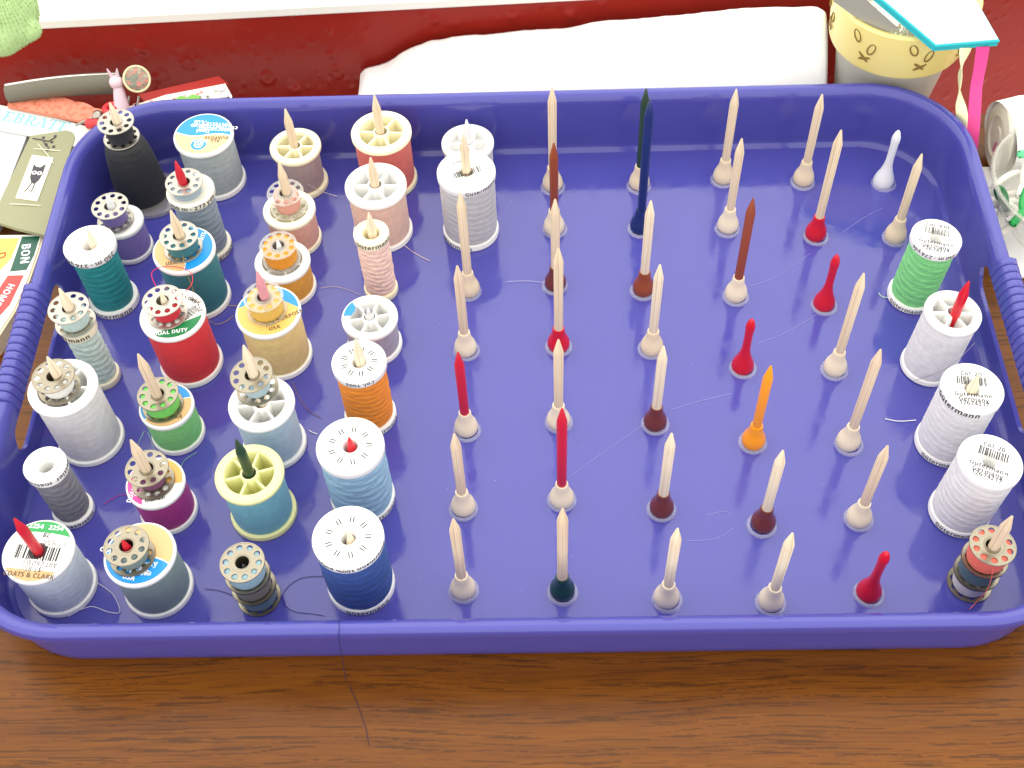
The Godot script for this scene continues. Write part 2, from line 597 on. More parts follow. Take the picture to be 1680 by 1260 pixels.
# kinds: spoke (open end with six spokes), label (paper label over the end), tall (closed end with printed rim), slim
func spool(label: String, x: float, z: float, H: float, R: float, kind: String, thread: Color, plastic_c: Color, opt := {}) -> Node3D:
	var o := thing("thread_spool", label, "thread spool", Vector3(x, 0, z), "spools of sewing thread standing on the golf tees")
	var pm := plastic(plastic_c, 0.38)
	var ratio: float = opt.get("ratio", 0.93)
	var tall := kind == "tall" or kind == "slim"
	var top_t := 0.0046 if tall else 0.0032
	var bot_t := 0.0046 if tall else 0.0036
	if kind == "slim": top_t = 0.0052
	var wave: float = opt.get("wave", 0.00016 if tall else 0.00004)
	var tm := thread_mat(thread, tall)
	part("thread", wound(R * ratio, bot_t - 0.0006, H - top_t + 0.0006, wave, opt.get("pitch", 0.0042), opt.get("bulge", 0.0), int(x * 1000) + 500), tm, o)
	var bf := part("bottom_flange", base_flange(R * opt.get("base", 1.0), bot_t), pm, o)
	var ht := Vector3(0, H, 0)
	if kind == "spoke":
		var f := part("top_flange", spoke_flange(R, opt.get("deep", 0.013)), pm, o, ht)
		f.rotation.y = opt.get("turn", 0.0)
		part("core", MB.new().lathe([Vector2(R * 0.75, -0.0032), Vector2(R * 0.75, -0.014)], 40), pm, o, ht)
	elif kind == "label":
		var hole := 0.0042
		part("top_flange", MB.new().lathe(rim_profile(R, 0.0032, R * 0.93) + [Vector2(R * 0.925, -0.0005), Vector2(hole, -0.0005), Vector2(hole, -0.012)], 56), pm, o, ht)
	else:
		var hole: float = opt.get("hole", 0.0035 if kind == "tall" else 0.0044)
		var dish := 0.0006
		part("top_flange", MB.new().lathe([Vector2(R * 0.8, -top_t), Vector2(R * 0.985, -top_t), Vector2(R, -top_t + 0.0004), Vector2(R, -0.0008), Vector2(R - 0.0009, 0), Vector2(R - 0.0016, 0), Vector2(R * 0.82, -dish), Vector2(hole + 0.0006, -dish), Vector2(hole, -dish - 0.0006), Vector2(hole, -0.012)], 56), pm, o, ht)
	o.rotation.z = opt.get("lean", 0.0)
	return o


func col8(h: String) -> Color:
	return Color.html(h)


func thread_tail(label: String, flat: Array, r: float, c: Color, called := "loose_thread") -> void:
	var pts: Array = []
	for i in range(0, flat.size(), 3): pts.append(Vector3(flat[i], flat[i + 1], flat[i + 2]) / 1000.0)
	var cv := Curve3D.new()
	for i in pts.size():
		var t: Vector3 = (pts[mini(i + 1, pts.size() - 1)] - pts[maxi(i - 1, 0)]) / 6.0
		cv.add_point(pts[i], -t, t)
	cv.bake_interval = 0.0012
	var key := "tail" + c.to_html()
	if not M.has(key): M[key] = mat(c, 0.7, 0.3)
	solo(called, MB.new().tube(Array(cv.get_baked_points()), r, 5), M[key], label, "thread")


func _ready() -> void:
	rng.seed = 20
	camera_and_light()
	fonts_and_materials()
	setting()
	tray()
	spools_all()
	bobbins_all()
	tees_all()
	left_pile()
	right_end()
	tails()


func camera_and_light() -> void:
	var cam := Camera3D.new()
	cam.name = "camera"
	add_child(cam)
	cam.transform = Transform3D(Basis(Vector3(0.99952, -0.03085, 0.00039), Vector3(0.01801, 0.57328, -0.81916), Vector3(0.02504, 0.81878, 0.57357)).orthonormalized(), Vector3(0.01658, 0.53783, 0.37963))
	cam.fov = 34.166
	cam.near = 0.02
	cam.far = 60.0
	var we := WorldEnvironment.new()
	we.name = "room_light"
	var e := Environment.new()
	e.background_mode = Environment.BG_COLOR
	e.background_color = Color(0.79, 0.78, 0.755)
	e.background_energy_multiplier = 1.3
	e.tonemap_mode = Environment.TONE_MAPPER_LINEAR
	e.tonemap_exposure = 2.7
	e.sdfgi_enabled = true; e.ssao_enabled = true; e.ssil_enabled = true
	we.environment = e
	add_child(we)
	# two windows, the small bright one up and to the left behind the table and the wide one over the sill
	window_light(Vector3(-0.37, 0.70, -0.575).normalized() * 4.0, Vector2(0.34, 0.34), 28.0)
	window_light(Vector3(-0.12, 0.84, -0.52).normalized() * 2.3, Vector2(3.2, 2.2), 0.9)


func window_light(at: Vector3, size: Vector2, energy: float, called := "window") -> void:
	var l := AreaLight3D.new()
	l.name = numbered(called + "_light")
	l.area_size = size
	l.light_energy = energy
	l.light_color = Color(1.0, 0.985, 0.96)
	l.shadow_enabled = true
	l.area_range = 12.0
	add_child(l)
	l.look_at_from_position(at, Vector3.ZERO, Vector3.UP)
	var pm := mat(Color(0.9, 0.9, 0.9), 0.5)
	pm.emission_enabled = true; pm.emission = Color(1, 0.98, 0.95); pm.emission_energy_multiplier = 0.15
	var w := structure(called, MB.new().box(Vector3(0, 0, 0.03), Vector3(size.x, size.y, 0.02)), pm)
	w.look_at_from_position(at, Vector3.ZERO, Vector3.UP)


func fonts_and_materials() -> void:
	font = SystemFont.new(); font.font_names = PackedStringArray(["Droid Sans"])
	font_bold = SystemFont.new(); font_bold.font_names = PackedStringArray(["Droid Sans"]); font_bold.font_weight = 700
	font_serif = SystemFont.new(); font_serif.font_names = PackedStringArray(["Droid Serif"]); font_serif.font_weight = 700
	M.ink = mat(Color8(36, 36, 40), 0.6)
	M.ink_soft = mat(Color8(64, 64, 72), 0.6)
	M.white_ink = mat(Color8(244, 246, 248), 0.5)
	M.brown_ink = mat(Color8(98, 76, 50), 0.6)
	M.purple = mat(Color8(70, 70, 155), 1.0, 0.52)
	M.purple.roughness_texture = noise_tex(512, 512, 0.012, 61, [[0.0, 0.45, 0.6, 1.0], [Color(0.08, 0.08, 0.08), Color(0.10, 0.10, 0.10), Color(0.15, 0.15, 0.15), Color(0.24, 0.24, 0.24)]])
	M.purple.normal_enabled = true
	M.purple.normal_texture = noise_tex(512, 512, 0.02, 11, [], true, 2.0)
	M.purple.normal_scale = 0.10
	M.purple.uv1_triplanar = true
	M.purple.uv1_scale = Vector3(9, 9, 9)
	M.nat = wood_mat(Color8(228, 210, 182))
	M.nat2 = wood_mat(Color8(222, 202, 178))
	M.nat3 = wood_mat(Color8(234, 220, 196))
	M.red = mat(Color8(196, 18, 38), 0.25)
	M.redwood = mat(Color8(190, 24, 44), 0.35)
	M.brown = mat(Color8(136, 64, 28), 0.25)
	M.dkbrown = mat(Color8(104, 46, 36), 0.25)
	M.mahog = wood_mat(Color8(146, 72, 50))
	M.dkgreen = mat(Color8(18, 58, 50), 0.25)
	M.olive = mat(Color8(36, 62, 40), 0.3)
	M.navy = mat(Color8(20, 40, 98), 0.25)
	M.orange = mat(Color8(240, 150, 16), 0.3)
	M.pinkt = mat(Color8(206, 140, 150), 0.35)
	M.whitet = mat(Color8(226, 228, 232), 0.3)
	M.clear = mat(Color(0.78, 0.77, 0.72, 0.22), 0.1)
	M.clear.transparency = BaseMaterial3D.TRANSPARENCY_ALPHA
	M.glue = mat(Color(0.9, 0.9, 1.0, 0.22), 0.1)
	M.glue.transparency = BaseMaterial3D.TRANSPARENCY_ALPHA
	M.nickel = mat(Color8(148, 141, 125), 0.3)
	M.nickel.metallic = 0.9
	M.steel = mat(Color8(176, 172, 162), 0.32)
	M.steel.metallic = 0.85
	M.greytip = mat(Color8(120, 122, 124), 0.3)
	M.greytip.metallic = 0.5


# ---------------------------------------------------------------- setting
func setting() -> void:
	# table top: dark streaked wood veneer under varnish
	var N := 1024
	var NY := 1400
	var fa := FastNoiseLite.new()
	fa.seed = 3; fa.frequency = 0.004; fa.fractal_octaves = 5
	var fb := FastNoiseLite.new()
	fb.seed = 9; fb.frequency = 0.03; fb.fractal_octaves = 4
	var im := Image.create(N, NY, false, Image.FORMAT_RGB8)
	for y in NY:
		for x in N:
			var warp := 14.0 * fa.get_noise_2d(x * 0.6, y * 1.1)
			var g := fa.get_noise_2d(x * 0.22 + 400.0, (y + warp) * 5.5)
			var p := fb.get_noise_2d(x * 0.14, (y + warp) * 7.0)
			var q := fb.get_noise_2d(x * 0.55 + 99.0, (y + warp * 0.5) * 13.0)
			var t := clampf(0.5 + 0.75 * g + 0.55 * q, 0.0, 1.0)
			var c := Color(0.38, 0.225, 0.022).lerp(Color(0.485, 0.305, 0.055), t)
			if p < -0.12 and q < 0.05: c = c.lerp(Color(0.19, 0.115, 0.035), clampf((-p - 0.12) * 2.0 - q * 0.5, 0.0, 0.42))
			im.set_pixel(x, y, c)
	var wood := mat(Color(0.98, 0.90, 0.60), 0.30, 0.36)
	wood.albedo_texture = ImageTexture.create_from_image(im)
	wood.normal_enabled = true
	wood.normal_texture = noise_tex(512, 512, 0.02, 31, [], true, 3.0)
	wood.normal_scale = 0.15
	var st := MB.new()
	st.box(Vector3(0, TABLE_Y - 0.0125, 0.1515), Vector3(1.3, 0.025, 0.7), 0.002)
	for i in st.v.size(): st.uv[i] = Vector2(st.v[i].x / 0.64 + 0.5, st.v[i].z / 0.64 + 0.4)
	var tb := solo("wooden_table", st, wood, "brown streaky wooden table under the purple tray", "table")
	# narrow shelf standing in the gap behind the table, mostly hidden
	var sh := MB.new().box(Vector3(-0.16, -0.0595, -0.2255), Vector3(0.84, 0.02, 0.047), 0.001)
	for i in sh.v.size(): sh.uv[i] = Vector2(sh.v[i].x / 0.55 + 0.1, sh.v[i].z / 0.55)
	solo("wooden_shelf", sh, wood, "narrow wooden shelf between the table and the red wall", "shelf")
	# red wall under the window sill: thick glossy paint with blisters and drips
	var red := mat(Color8(140, 34, 25), 0.3, 0.32)
	red.normal_enabled = true
	red.normal_texture = noise_tex(512, 512, 0.03, 44, [], true, 4.0)
	red.normal_scale = 0.12
	red.uv1_scale = Vector3(5, 1, 1)
	var nx := 560
	var ny := 100
	var x0 := -0.46
	var x1 := 0.46
	var y0 := -0.14
	var y1 := 0.0405
	var hgt := PackedFloat32Array()
	hgt.resize((nx + 1) * (ny + 1))
	var f := FastNoiseLite.new()
	f.seed = 71; f.frequency = 0.09
	for j in ny + 1:
		for i in nx + 1: hgt[j * (nx + 1) + i] = 0.00008 * f.get_noise_2d(i, j) + 0.0004 * f.get_noise_2d(i * 0.12, j * 0.12)
	var r := RandomNumberGenerator.new()
	r.seed = 5
	for k in 1300:
		var cx := r.randf_range(0, nx)
		var cy := r.randf_range(0, ny)
		var rad := r.randf_range(0.8, 1.5) if r.randf() < 0.9 else r.randf_range(1.8, 3.2)
		var amp := rad * 0.00045 * r.randf_range(0.5, 1.1)
		var ring := r.randf() < 0.25
		for j in range(maxi(0, int(cy - rad)), mini(ny, int(cy + rad) + 1) + 1):
			for i in range(maxi(0, int(cx - rad)), mini(nx, int(cx + rad) + 1) + 1):
				var d := Vector2(i - cx, j - cy).length() / rad
				if d < 1.0:
					var bump := pow(1.0 - d * d, 1.5)
					if ring: bump = 1.6 * d * d * (1.0 - d * d) * 1.5
					hgt[j * (nx + 1) + i] += amp * bump
	var rows: Array = []
	for j in ny + 1:
		var row := PackedVector3Array()
		for i in nx + 1:
			var x := lerpf(x0, x1, float(i) / nx)
			row.append(Vector3(x, lerpf(y0, y1, float(j) / ny), -0.255 - 0.042 * x + hgt[j * (nx + 1) + i]))
		rows.append(row)
	var wm := MB.new().grid(rows, false, false, false, 5.0, 1.0)
	# the wall's body behind the paint, and what goes on beyond the blistered stretch
	var yaw := atan(0.042)
	wm.box(Vector3(0, -0.36, -0.255 - 0.062), Vector3(3.0, 0.80, 0.12), 0.0, Basis(Vector3.UP, yaw))
	structure("red_wall", wm, red)
	var sm := mat(Color8(226, 224, 216), 0.35)
	sm.normal_enabled = true; sm.normal_texture = M.purple.normal_texture; sm.normal_scale = 0.1
	structure("window_sill", MB.new().box(Vector3(-0.012, 0.0455, -0.255 - 0.247), Vector3(3.0, 0.009, 0.5), 0.002, Basis(Vector3.UP, yaw)), sm)


# ---------------------------------------------------------------- tray
func tray() -> void:
	var o := thing("purple_tray", "purple plastic tray with rounded corners, ribbed hand grips and rows of golf tees", "tray")
	var hx := 0.2555
	var hz := 0.1693
	var R := 0.055
	var cx := 0.0035
	var cz := -0.0093
	# stations round the rim: corner centre + direction, straight runs divided so that the hand holes can be cut
	var sts: Array = []
	var corners := [[1, 1], [1, -1], [-1, -1], [-1, 1]]
	for k in 4:
		var c := Vector2(cx + corners[k][0] * (hx - R), cz + corners[k][1] * (hz - R))
		var a0 := PI / 2 * k   # angle from +z towards +x
		for s in 13:
			var a := a0 + PI / 2 * s / 12.0
			sts.append([c, Vector2(sin(a), cos(a))])
		var nxt: Array = corners[(k + 1) % 4]
		var c2 := Vector2(cx + nxt[0] * (hx - R), cz + nxt[1] * (hz - R))
		var d := Vector2(sin(a0 + PI / 2), cos(a0 + PI / 2))
		var n := 90 if k % 2 == 0 else 40
		for s in range(1, n): sts.append([c.lerp(c2, float(s) / n), d])
	var L := 0.051
	var er := 0.0078
	var lo: Array = [[0.0125, 0.0], [0.0112, 0.0016], [0.0105, 0.0019], [0.0100, 0.0028], [0.0096, 0.0050], [0.0094, 0.009]]
	var hi: Array = [[0.0082, 0.0345], [0.0074, 0.0375], [0.0055, 0.0394], [0.0040, 0.0402], [0.0022, 0.0401], [0.0008, 0.0394], [0.0, 0.0378], [0.0, 0.0340], [0.0006, 0.0328], [0.0030, 0.0322], [0.0064, 0.0318]]
	var out_lo: Array = [[0.0072, 0.009], [0.0076, 0.002], [0.0080, -0.0028], [0.0094, -0.0040], [0.0200, -0.0041]]
	var rows_in: Array = []
	var rows_up: Array = []
	var rows_out: Array = []
	var hole_flags: Array = []
	for st in sts:
		var c: Vector2 = st[0]
		var d: Vector2 = st[1]
		var hh := 0.0
		if absf(d.x) > 0.99:
			var zz := absf(c.y + d.y * R)
			if zz < L:
				hh = er if zz < L - er else er * sqrt(maxf(0.0, 1.0 - pow((zz - (L - er)) / er, 2)))
		var yc := 0.0215
		var P := func(q: Array) -> Vector3:
			var p: Vector2 = c + d * (R - q[0])
			return Vector3(p.x, q[1], p.y)
		var a := PackedVector3Array()
		for q in lo: a.append(P.call(q))
		for q in [[lerpf(0.0094, 0.0082, (yc - hh - 0.009) / 0.0255), yc - hh]]: a.append(P.call(q))
		var b := PackedVector3Array()
		b.append(P.call([lerpf(0.0094, 0.0082, (yc + hh - 0.009) / 0.0255), yc + hh]))
		for q in hi: b.append(P.call(q))
		b.append(P.call([0.0072 - 0.0008 * (yc + hh - 0.009) / 0.0228, yc + hh]))
		var e := PackedVector3Array()
		e.append(P.call([0.0072 - 0.0008 * (yc - hh - 0.009) / 0.0228, yc - hh]))
		for q in out_lo: e.append(P.call(q))
		rows_in.append(a); rows_up.append(b); rows_out.append(e)
		hole_flags.append(hh)
	var mb := MB.new()
	for set_ in [rows_in, rows_up, rows_out]:
		mb.grid(set_, true, false, true)
	# edges of the hand holes
	for i in sts.size():
		var j := (i + 1) % sts.size()
		if hole_flags[i] > 0.0 or hole_flags[j] > 0.0:
			mb.quad(rows_in[i][-1], rows_in[j][-1], rows_out[j][0], rows_out[i][0], Vector3.UP)
			mb.quad(rows_up[i][0], rows_up[j][0], rows_up[j][-1], rows_up[i][-1], Vector3.DOWN)
	# orientation check of the sheets: normals should face away from the plastic; the inner wall faces the tray's middle
	part("tray_wall", mb, M.purple, o)
	var fl := MB.new()
	for side in [[rows_in, 0, Vector3.UP], [rows_out, -1, Vector3.DOWN]]:
		var ring := PackedVector2Array()
		var s0 := fl.v.size()
		for i in sts.size():
			var q: Vector3 = side[0][i][side[1]]
			ring.append(Vector2(q.x, q.z))
			fl.vert(q, side[2])
		var tr := Geometry2D.triangulate_polygon(ring)
		for t in range(0, tr.size(), 3): fl.tri(s0 + tr[t], s0 + tr[t + 1], s0 + tr[t + 2])
	part("tray_floor", fl, M.purple, o)
	# grips: ribs wrapped over the rim above each hand hole
	for sx in [-1.0, 1.0]:
		for k in 15:
			var z := -0.0355 + 0.0049 * k if sx < 0 else -0.0395 + 0.0049 * k
			var sec: Array = [[-0.0016, 0.0312], [-0.0026, 0.0335], [-0.0026, 0.0385], [-0.0014, 0.0414], [0.0012, 0.0424], [0.0042, 0.0422], [0.0066, 0.0408], [0.0082, 0.0376], [0.0096, 0.0312], [0.0088, 0.0302], [0.0030, 0.0296], [0.0, 0.0300]]
			var rr: Array = []
			for w in [[-0.00235, 0.82], [-0.0021, 0.93], [-0.0014, 1.0], [0.0014, 1.0], [0.0021, 0.93], [0.00235, 0.82]]:
				var row := PackedVector3Array()
				for q in sec:
					var dd: float = 0.0035 + (q[0] - 0.0035) * w[1]
					var yy: float = 0.0362 + (q[1] - 0.0362) * w[1]
					row.append(Vector3(cx + sx * (hx - dd), yy, z + w[0]))
				rr.append(row)
			var g := MB.new().grid(rr, false, true, sx > 0)
			for e in [[0, -1.0], [5, 1.0]]:
				var row: PackedVector3Array = rr[e[0]]
				var m := Vector3.ZERO
				for q in row: m += q / row.size()
				var i0 := g.vert(m, Vector3(0, 0, e[1]))
				for q in row: g.vert(q, Vector3(0, 0, e[1]))
				for q in row.size(): g.tri(i0, i0 + 1 + q, i0 + 1 + (q + 1) % row.size())
			part("grip_rib", g, M.purple, o)


# ---------------------------------------------------------------- spools, one by one
func spools_all() -> void:
	var W := Color8(238, 238, 236)
	var cream := Color8(240, 234, 200)
	var yel := Color8(226, 226, 164)
	var ink: Material = M.ink
	var o: Node3D
	# first column, back to front
	o = thing("thread_cone", "black thread cone on a pale disc in the back left corner of the tray", "thread spool", Vector3(-0.2188, 0, -0.1396), "spools of sewing thread standing on the golf tees")
	part("base_disc", MB.new().lathe([Vector2(0.004, 0.0001), Vector2(0.0175, 0.0001), Vector2(0.0185, 0.001), Vector2(0.018, 0.0028), Vector2(0.015, 0.0036), Vector2(0.004, 0.0036)], 48), M.clear, o, Vector3(0.006, 0, 0.002))
	var pr: Array = []
	for i in 40:
		var t := i / 39.0
		pr.append(Vector2(lerpf(0.0156, 0.0122, t) - 0.0022 * pow(t, 8.0), lerpf(0.003, 0.0442, t)))
	pr.append(Vector2(0.0085, 0.0456)); pr.append(Vector2(0.004, 0.0458))
	part("thread", MB.new().lathe(pr, 48, 4.0, 22.0, func(th, y): return 0.00012 * sin(th * 2 + y * 1500.0)), thread_mat(Color8(26, 28, 32), true), o)
	o = spool("small lilac spool under a silver bobbin, behind the teal spool", -0.2186, -0.0969, 0.0245, 0.0127, "label", Color8(132, 114, 190), W)
	label_disc(o, "plain", 0.0116, 0.0242, 0.2)
	o = spool("tall teal spool with dished white end in the leftmost column", -0.2215, -0.0588, 0.048, 0.0137, "tall", Color8(16, 128, 132), W, {"ratio": 0.85, "hole": 0.004, "wave": 0.0002})
	band_text(o, "250 m - 274 yds", 0.0042, 0.0137, 0.0456, 0.15, M.ink_soft, true)
	band_text(o, "Gütermann", 0.0044, 0.0137, 0.0024, 0.1, M.ink_soft)
	o = spool("slim pale mint spool beside the left hand grip", -0.2178, -0.0063, 0.047, 0.0092, "slim", Color8(190, 214, 208), Color8(232, 226, 200), {"ratio": 0.86, "wave": 0.0003})
	band_text(o, "Gütermann", 0.0042, 0.0092, 0.0444, -0.4, ink)
	o = spool("big white spool with open spoked end beside the left grip", -0.2164, 0.0333, 0.0485, 0.0168, "spoke", Color8(222, 222, 224), W, {"turn": 0.2})
	o = spool("slim charcoal spool with plain ring end, no tee showing", -0.217, 0.0755, 0.0455, 0.0101, "slim", Color8(112, 112, 122), W, {"ratio": 0.86, "wave": 0.0003, "hole": 0.0042})
	band_text(o, "Mettler  metrosene", 0.0038, 0.0101, 0.0430, 0.3, M.ink_soft, true)
	band_text(o, "metrosene", 0.0036, 0.0101, 0.0023, 0.5, M.ink_soft, true)
	o = spool("white spool with barcode label and red tee in the front left corner", -0.214, 0.1165, 0.037, 0.0163, "label", Color8(214, 226, 236), W)
	var lb := label_disc(o, "bar_green", 0.0152, 0.0369, -0.12)
	barcode(lb, Vector3(0, 0.0002, 0.0010), 0.0200, 0.0068, 0.0, 3)
	flat_text(lb, "2254   2254", 0.0022, Vector3(0, 0.0002, -0.0122), 0.0, M.white_ink)
	flat_text(lb, "78", 0.0028, Vector3(0.0015, 0.0002, -0.0082), PI, ink)
	flat_text(lb, "0 73650", 0.0026, Vector3(0.0070, 0.0002, -0.0048), PI, ink, font)
	flat_text(lb, "ART 260 B C", 0.0024, Vector3(0.0028, 0.0002, 0.0062), PI, ink, font)
	flat_text(lb, "$1.85", 0.0030, Vector3(0.0010, 0.0002, 0.0090), PI, ink, font)
	flat_text(lb, "COATS & CLARK", 0.0017, Vector3(0, 0.0002, 0.0122), 0.0, M.brown_ink)
	# second column
	o = spool("grey spool with blue and tan label and no tee, in the back row", -0.176, -0.1494, 0.0385, 0.0172, "label", Color8(172, 184, 182), W)
	coats_label(o, 0.0157, 0.0384, PI - 0.12)
	o = spool("tall blue grey spool with printed rim under a bobbin and red tee", -0.1735, -0.0967, 0.048, 0.0130, "tall", Color8(128, 144, 160), Color8(232, 228, 214), {"ratio": 0.86, "hole": 0.005})
	band_text(o, "250 m - 273 yds", 0.0040, 0.0130, 0.0456, 0.25, M.ink)
	band_text(o, "Gütermann", 0.0040, 0.0130, 0.0023, 0.9, M.ink_soft)
	o = spool("dark teal spool with blue and gold label beneath a bobbin", -0.1729, -0.0594, 0.0415, 0.0166, "label", Color8(36, 112, 124), W)
	lb = label_disc(o, "blue_gold", 0.0153, 0.0414, 2.3)
	flat_text(lb, "COATS", 0.0036, Vector3(-0.001, 0.0002, 0.0108), -0.9, M.white_ink)
	flat_text(lb, "USA", 0.0026, Vector3(-0.004, 0.0002, -0.0105), PI + 1.0, M.brown_ink)
	o = spool("bright red spool with white and green barcode label", -0.1714, -0.0142, 0.0435, 0.0167, "label", Color8(224, 38, 42), W)
	lb = label_disc(o, "bar_green_low", 0.0153, 0.0434, 0.25)
	barcode(lb, Vector3(0.0085, 0.0002, 0.0022), 0.0085, 0.0050, 0.55, 8)
	flat_text(lb, "DUAL DUTY", 0.0019, Vector3(-0.0020, 0.0002, 0.0118), -0.1, M.white_ink)
	flat_text(lb, "COATS & CLARK", 0.0014, Vector3(0.0060, 0.0002, -0.0108), -0.75, M.brown_ink)
	flat_text(lb, "ART 210", 0.0019, Vector3(0.0122, 0.0002, -0.0030), -1.2, M.ink_soft)
	o = spool("short lime green spool under a bobbin of the same green", -0.1718, 0.0305, 0.0265, 0.0137, "label", Color8(128, 218, 120), W)
	lb = label_disc(o, "blue_gold", 0.0125, 0.0264, -2.2)
	flat_text(lb, "USA", 0.0022, Vector3(0.002, 0.0002, -0.0092), 2.2, M.brown_ink)
	o = spool("short magenta spool with pink and gold label under a bobbin", -0.1694, 0.076, 0.0283, 0.0141, "label", Color8(168, 36, 124), W)
	lb = label_disc(o, "pink_gold", 0.0130, 0.0282, 0.1)
	barcode(lb, Vector3(0.0005, 0.0002, 0.0088), 0.0090, 0.0032, 0.1, 12)
	flat_text(lb, "DUAL DUTY", 0.0015, Vector3(-0.0095, 0.0002, 0.0018), 1.3, M.white_ink)
	flat_text(lb, "PLUS", 0.0020, Vector3(-0.0072, 0.0002, 0.0036), 1.3, M.white_ink)
	o = spool("grey green spool with blue and gold label at the front left", -0.1675, 0.1180, 0.0360, 0.0163, "label", Color8(122, 142, 142), W)
	lb = label_disc(o, "blue_gold", 0.0150, 0.0359, -0.15)
	flat_text(lb, "MERCERIZED", 0.0010, Vector3(-0.0078, 0.0002, 0.0022), -0.35, M.white_ink)
	flat_text(lb, "COTTON COVERED", 0.0006, Vector3(-0.0054, 0.0002, 0.0046), -0.35, M.white_ink)
	flat_text(lb, "POLYESTER", 0.0010, Vector3(-0.0060, 0.0002, 0.0068), -0.35, M.white_ink)
	flat_text(lb, "USA", 0.0021, Vector3(-0.0010, 0.0002, 0.0122), -0.1, M.white_ink)
	flat_text(lb, "Duty", 0.0048, Vector3(0.0058, 0.0002, 0.0046), 0.15, M.white_ink, font_serif)
	flat_text(lb, "Plus", 0.0044, Vector3(0.0052, 0.0002, 0.0092), 0.1, M.white_ink, font_serif)
	# third column
	spool("small taupe spool with cream spoked end in the back row", -0.1239, -0.146, 0.0312, 0.0148, "spoke", Color8(172, 152, 150), cream, {"ratio": 0.86, "turn": 0.2})
	o = spool("small salmon pink spool under a clear plastic bobbin", -0.1238, -0.1014, 0.0262, 0.0147, "spoke", Color8(228, 172, 152), Color8(240, 236, 214), {"deep": 0.006})
	spool("small golden orange spool under a clear bobbin of orange thread", -0.1242, -0.0653, 0.0240, 0.0152, "spoke", Color8(238, 166, 52), W, {"deep": 0.006})
	o = spool("pale yellow spool with gold label under a clear bobbin", -0.1237, -0.0182, 0.0392, 0.0168, "label", Color8(236, 204, 128), W)
	lb = label_disc(o, "gold_blue", 0.0155, 0.0391, 0.0)
	flat_text(lb, "USA", 0.0024, Vector3(0.0045, 0.0002, 0.0112), 0.3, M.brown_ink)
	flat_text(lb, "ALL PURPOSE", 0.0010, Vector3(0.0088, 0.0002, 0.0050), 0.5, M.brown_ink)
	spool("pale blue white spool with spokes under a high bobbin", -0.1209, 0.0381, 0.0384, 0.0162, "spoke", Color8(190, 214, 228), W, {"turn": 0.35, "ratio": 0.9})
	spool("sky blue spool with pale yellow spoked end and green tee", -0.1221, 0.0777, 0.038, 0.0163, "spoke", Color8(112, 180, 198), yel, {"turn": 0.5, "ratio": 0.9})
	# fourth column
	spool("coral spool with cream spoked end in the back row", -0.0733, -0.1472, 0.0395, 0.0173, "spoke", Color8(226, 108, 96), cream, {"turn": 0.15, "ratio": 0.92})
	spool("peach spool with white spoked end behind the slim pink spool", -0.074, -0.1061, 0.039, 0.0171, "spoke", Color8(242, 200, 178), W, {"turn": 0.2, "ratio": 0.92})
	o = spool("slim pale pink spool with cream printed rim", -0.0725, -0.0623, 0.0487, 0.0094, "slim", Color8(238, 200, 188), Color8(240, 232, 198), {"ratio": 0.88, "wave": 0.0004, "pitch": 0.0034})
	band_text(o, "Gütermann", 0.0040, 0.0094, 0.0462, 0.25, M.ink_soft)
	o = spool("small mauve grey spool with white spokes and a torn blue label", -0.0737, -0.0244, 0.0252, 0.0148, "spoke", Color8(166, 158, 176), W, {"turn": 0.4, "ratio": 0.92})
	var seg: PackedVector2Array = []
	for k in 7:
		var a := -2.35 + 0.75 * k / 6.0
		seg.append(Vector2(sin(a), cos(a)) * 0.0136)
	for k in [[-1.66, 0.0095], [-1.95, 0.0088], [-2.25, 0.0098]]: seg.append(Vector2(sin(k[0]), cos(k[0])) * k[1])
	part("label", MB.new().poly(seg, 0.0001, 0.0003), mat(Color8(20, 140, 214), 0.4), o, Vector3(0, 0.0252, 0))
	o = spool("vivid orange tall spool with white end in the fourth column", -0.073, 0.0216, 0.0488, 0.0134, "tall", Color8(238, 132, 24), W, {"ratio": 0.9, "wave": 0.00026, "pitch": 0.0036})
	end_marks(o, 0.0134, 0.0488)
	band_text(o, "Col. 1003", 0.0034, 0.0134, 0.0466, 0.1, M.ink_soft, true)
	band_text(o, "Gütermann", 0.0036, 0.0134, 0.0023, 0.7, M.ink_soft)
	o = spool("light blue tall spool with white end around a red tee tip", -0.0736, 0.0704, 0.0495, 0.0159, "tall", Color8(136, 178, 208), W, {"ratio": 0.95, "wave": 0.0003, "pitch": 0.0052})
	end_marks(o, 0.0159, 0.0495)
	band_text(o, "Gütermann", 0.0036, 0.0159, 0.0023, 0.9, M.ink_soft)
	o = spool("navy blue tall spool with white end nearest the front rim", -0.0712, 0.1177, 0.0485, 0.0160, "tall", Color8(36, 68, 142), W, {"ratio": 0.95, "wave": 0.0003, "pitch": 0.0052})
	end_marks(o, 0.0160, 0.0485)
	band_text(o, "Gütermann 100% polyester", 0.0034, 0.0160, 0.0463, 0.1, M.ink_soft, true)
	band_text(o, "Gütermann", 0.0040, 0.0160, 0.0023, 0.3, M.ink)
	# fifth column: two at the back
	spool("white spoked spool half hidden behind the tall grey spool", -0.0246, -0.1484, 0.0285, 0.0152, "spoke", Color8(214, 214, 214), W, {"turn": 0.3})
	o = spool("tall silver grey spool with white barcode end, at the tray's middle back", -0.0233, -0.1050, 0.049, 0.0160, "tall", Color8(192, 192, 194), W, {"ratio": 0.95, "wave": 0.0001})
	print_end(o, 0.0160, 0.049, 0.35, "Col. 38", "", "", 21)
	band_text(o, "Gütermann", 0.0036, 0.0160, 0.0467, 0.6, M.ink_soft)
	band_text(o, "Gütermann", 0.0038, 0.0160, 0.0023, -0.6, M.ink_soft)
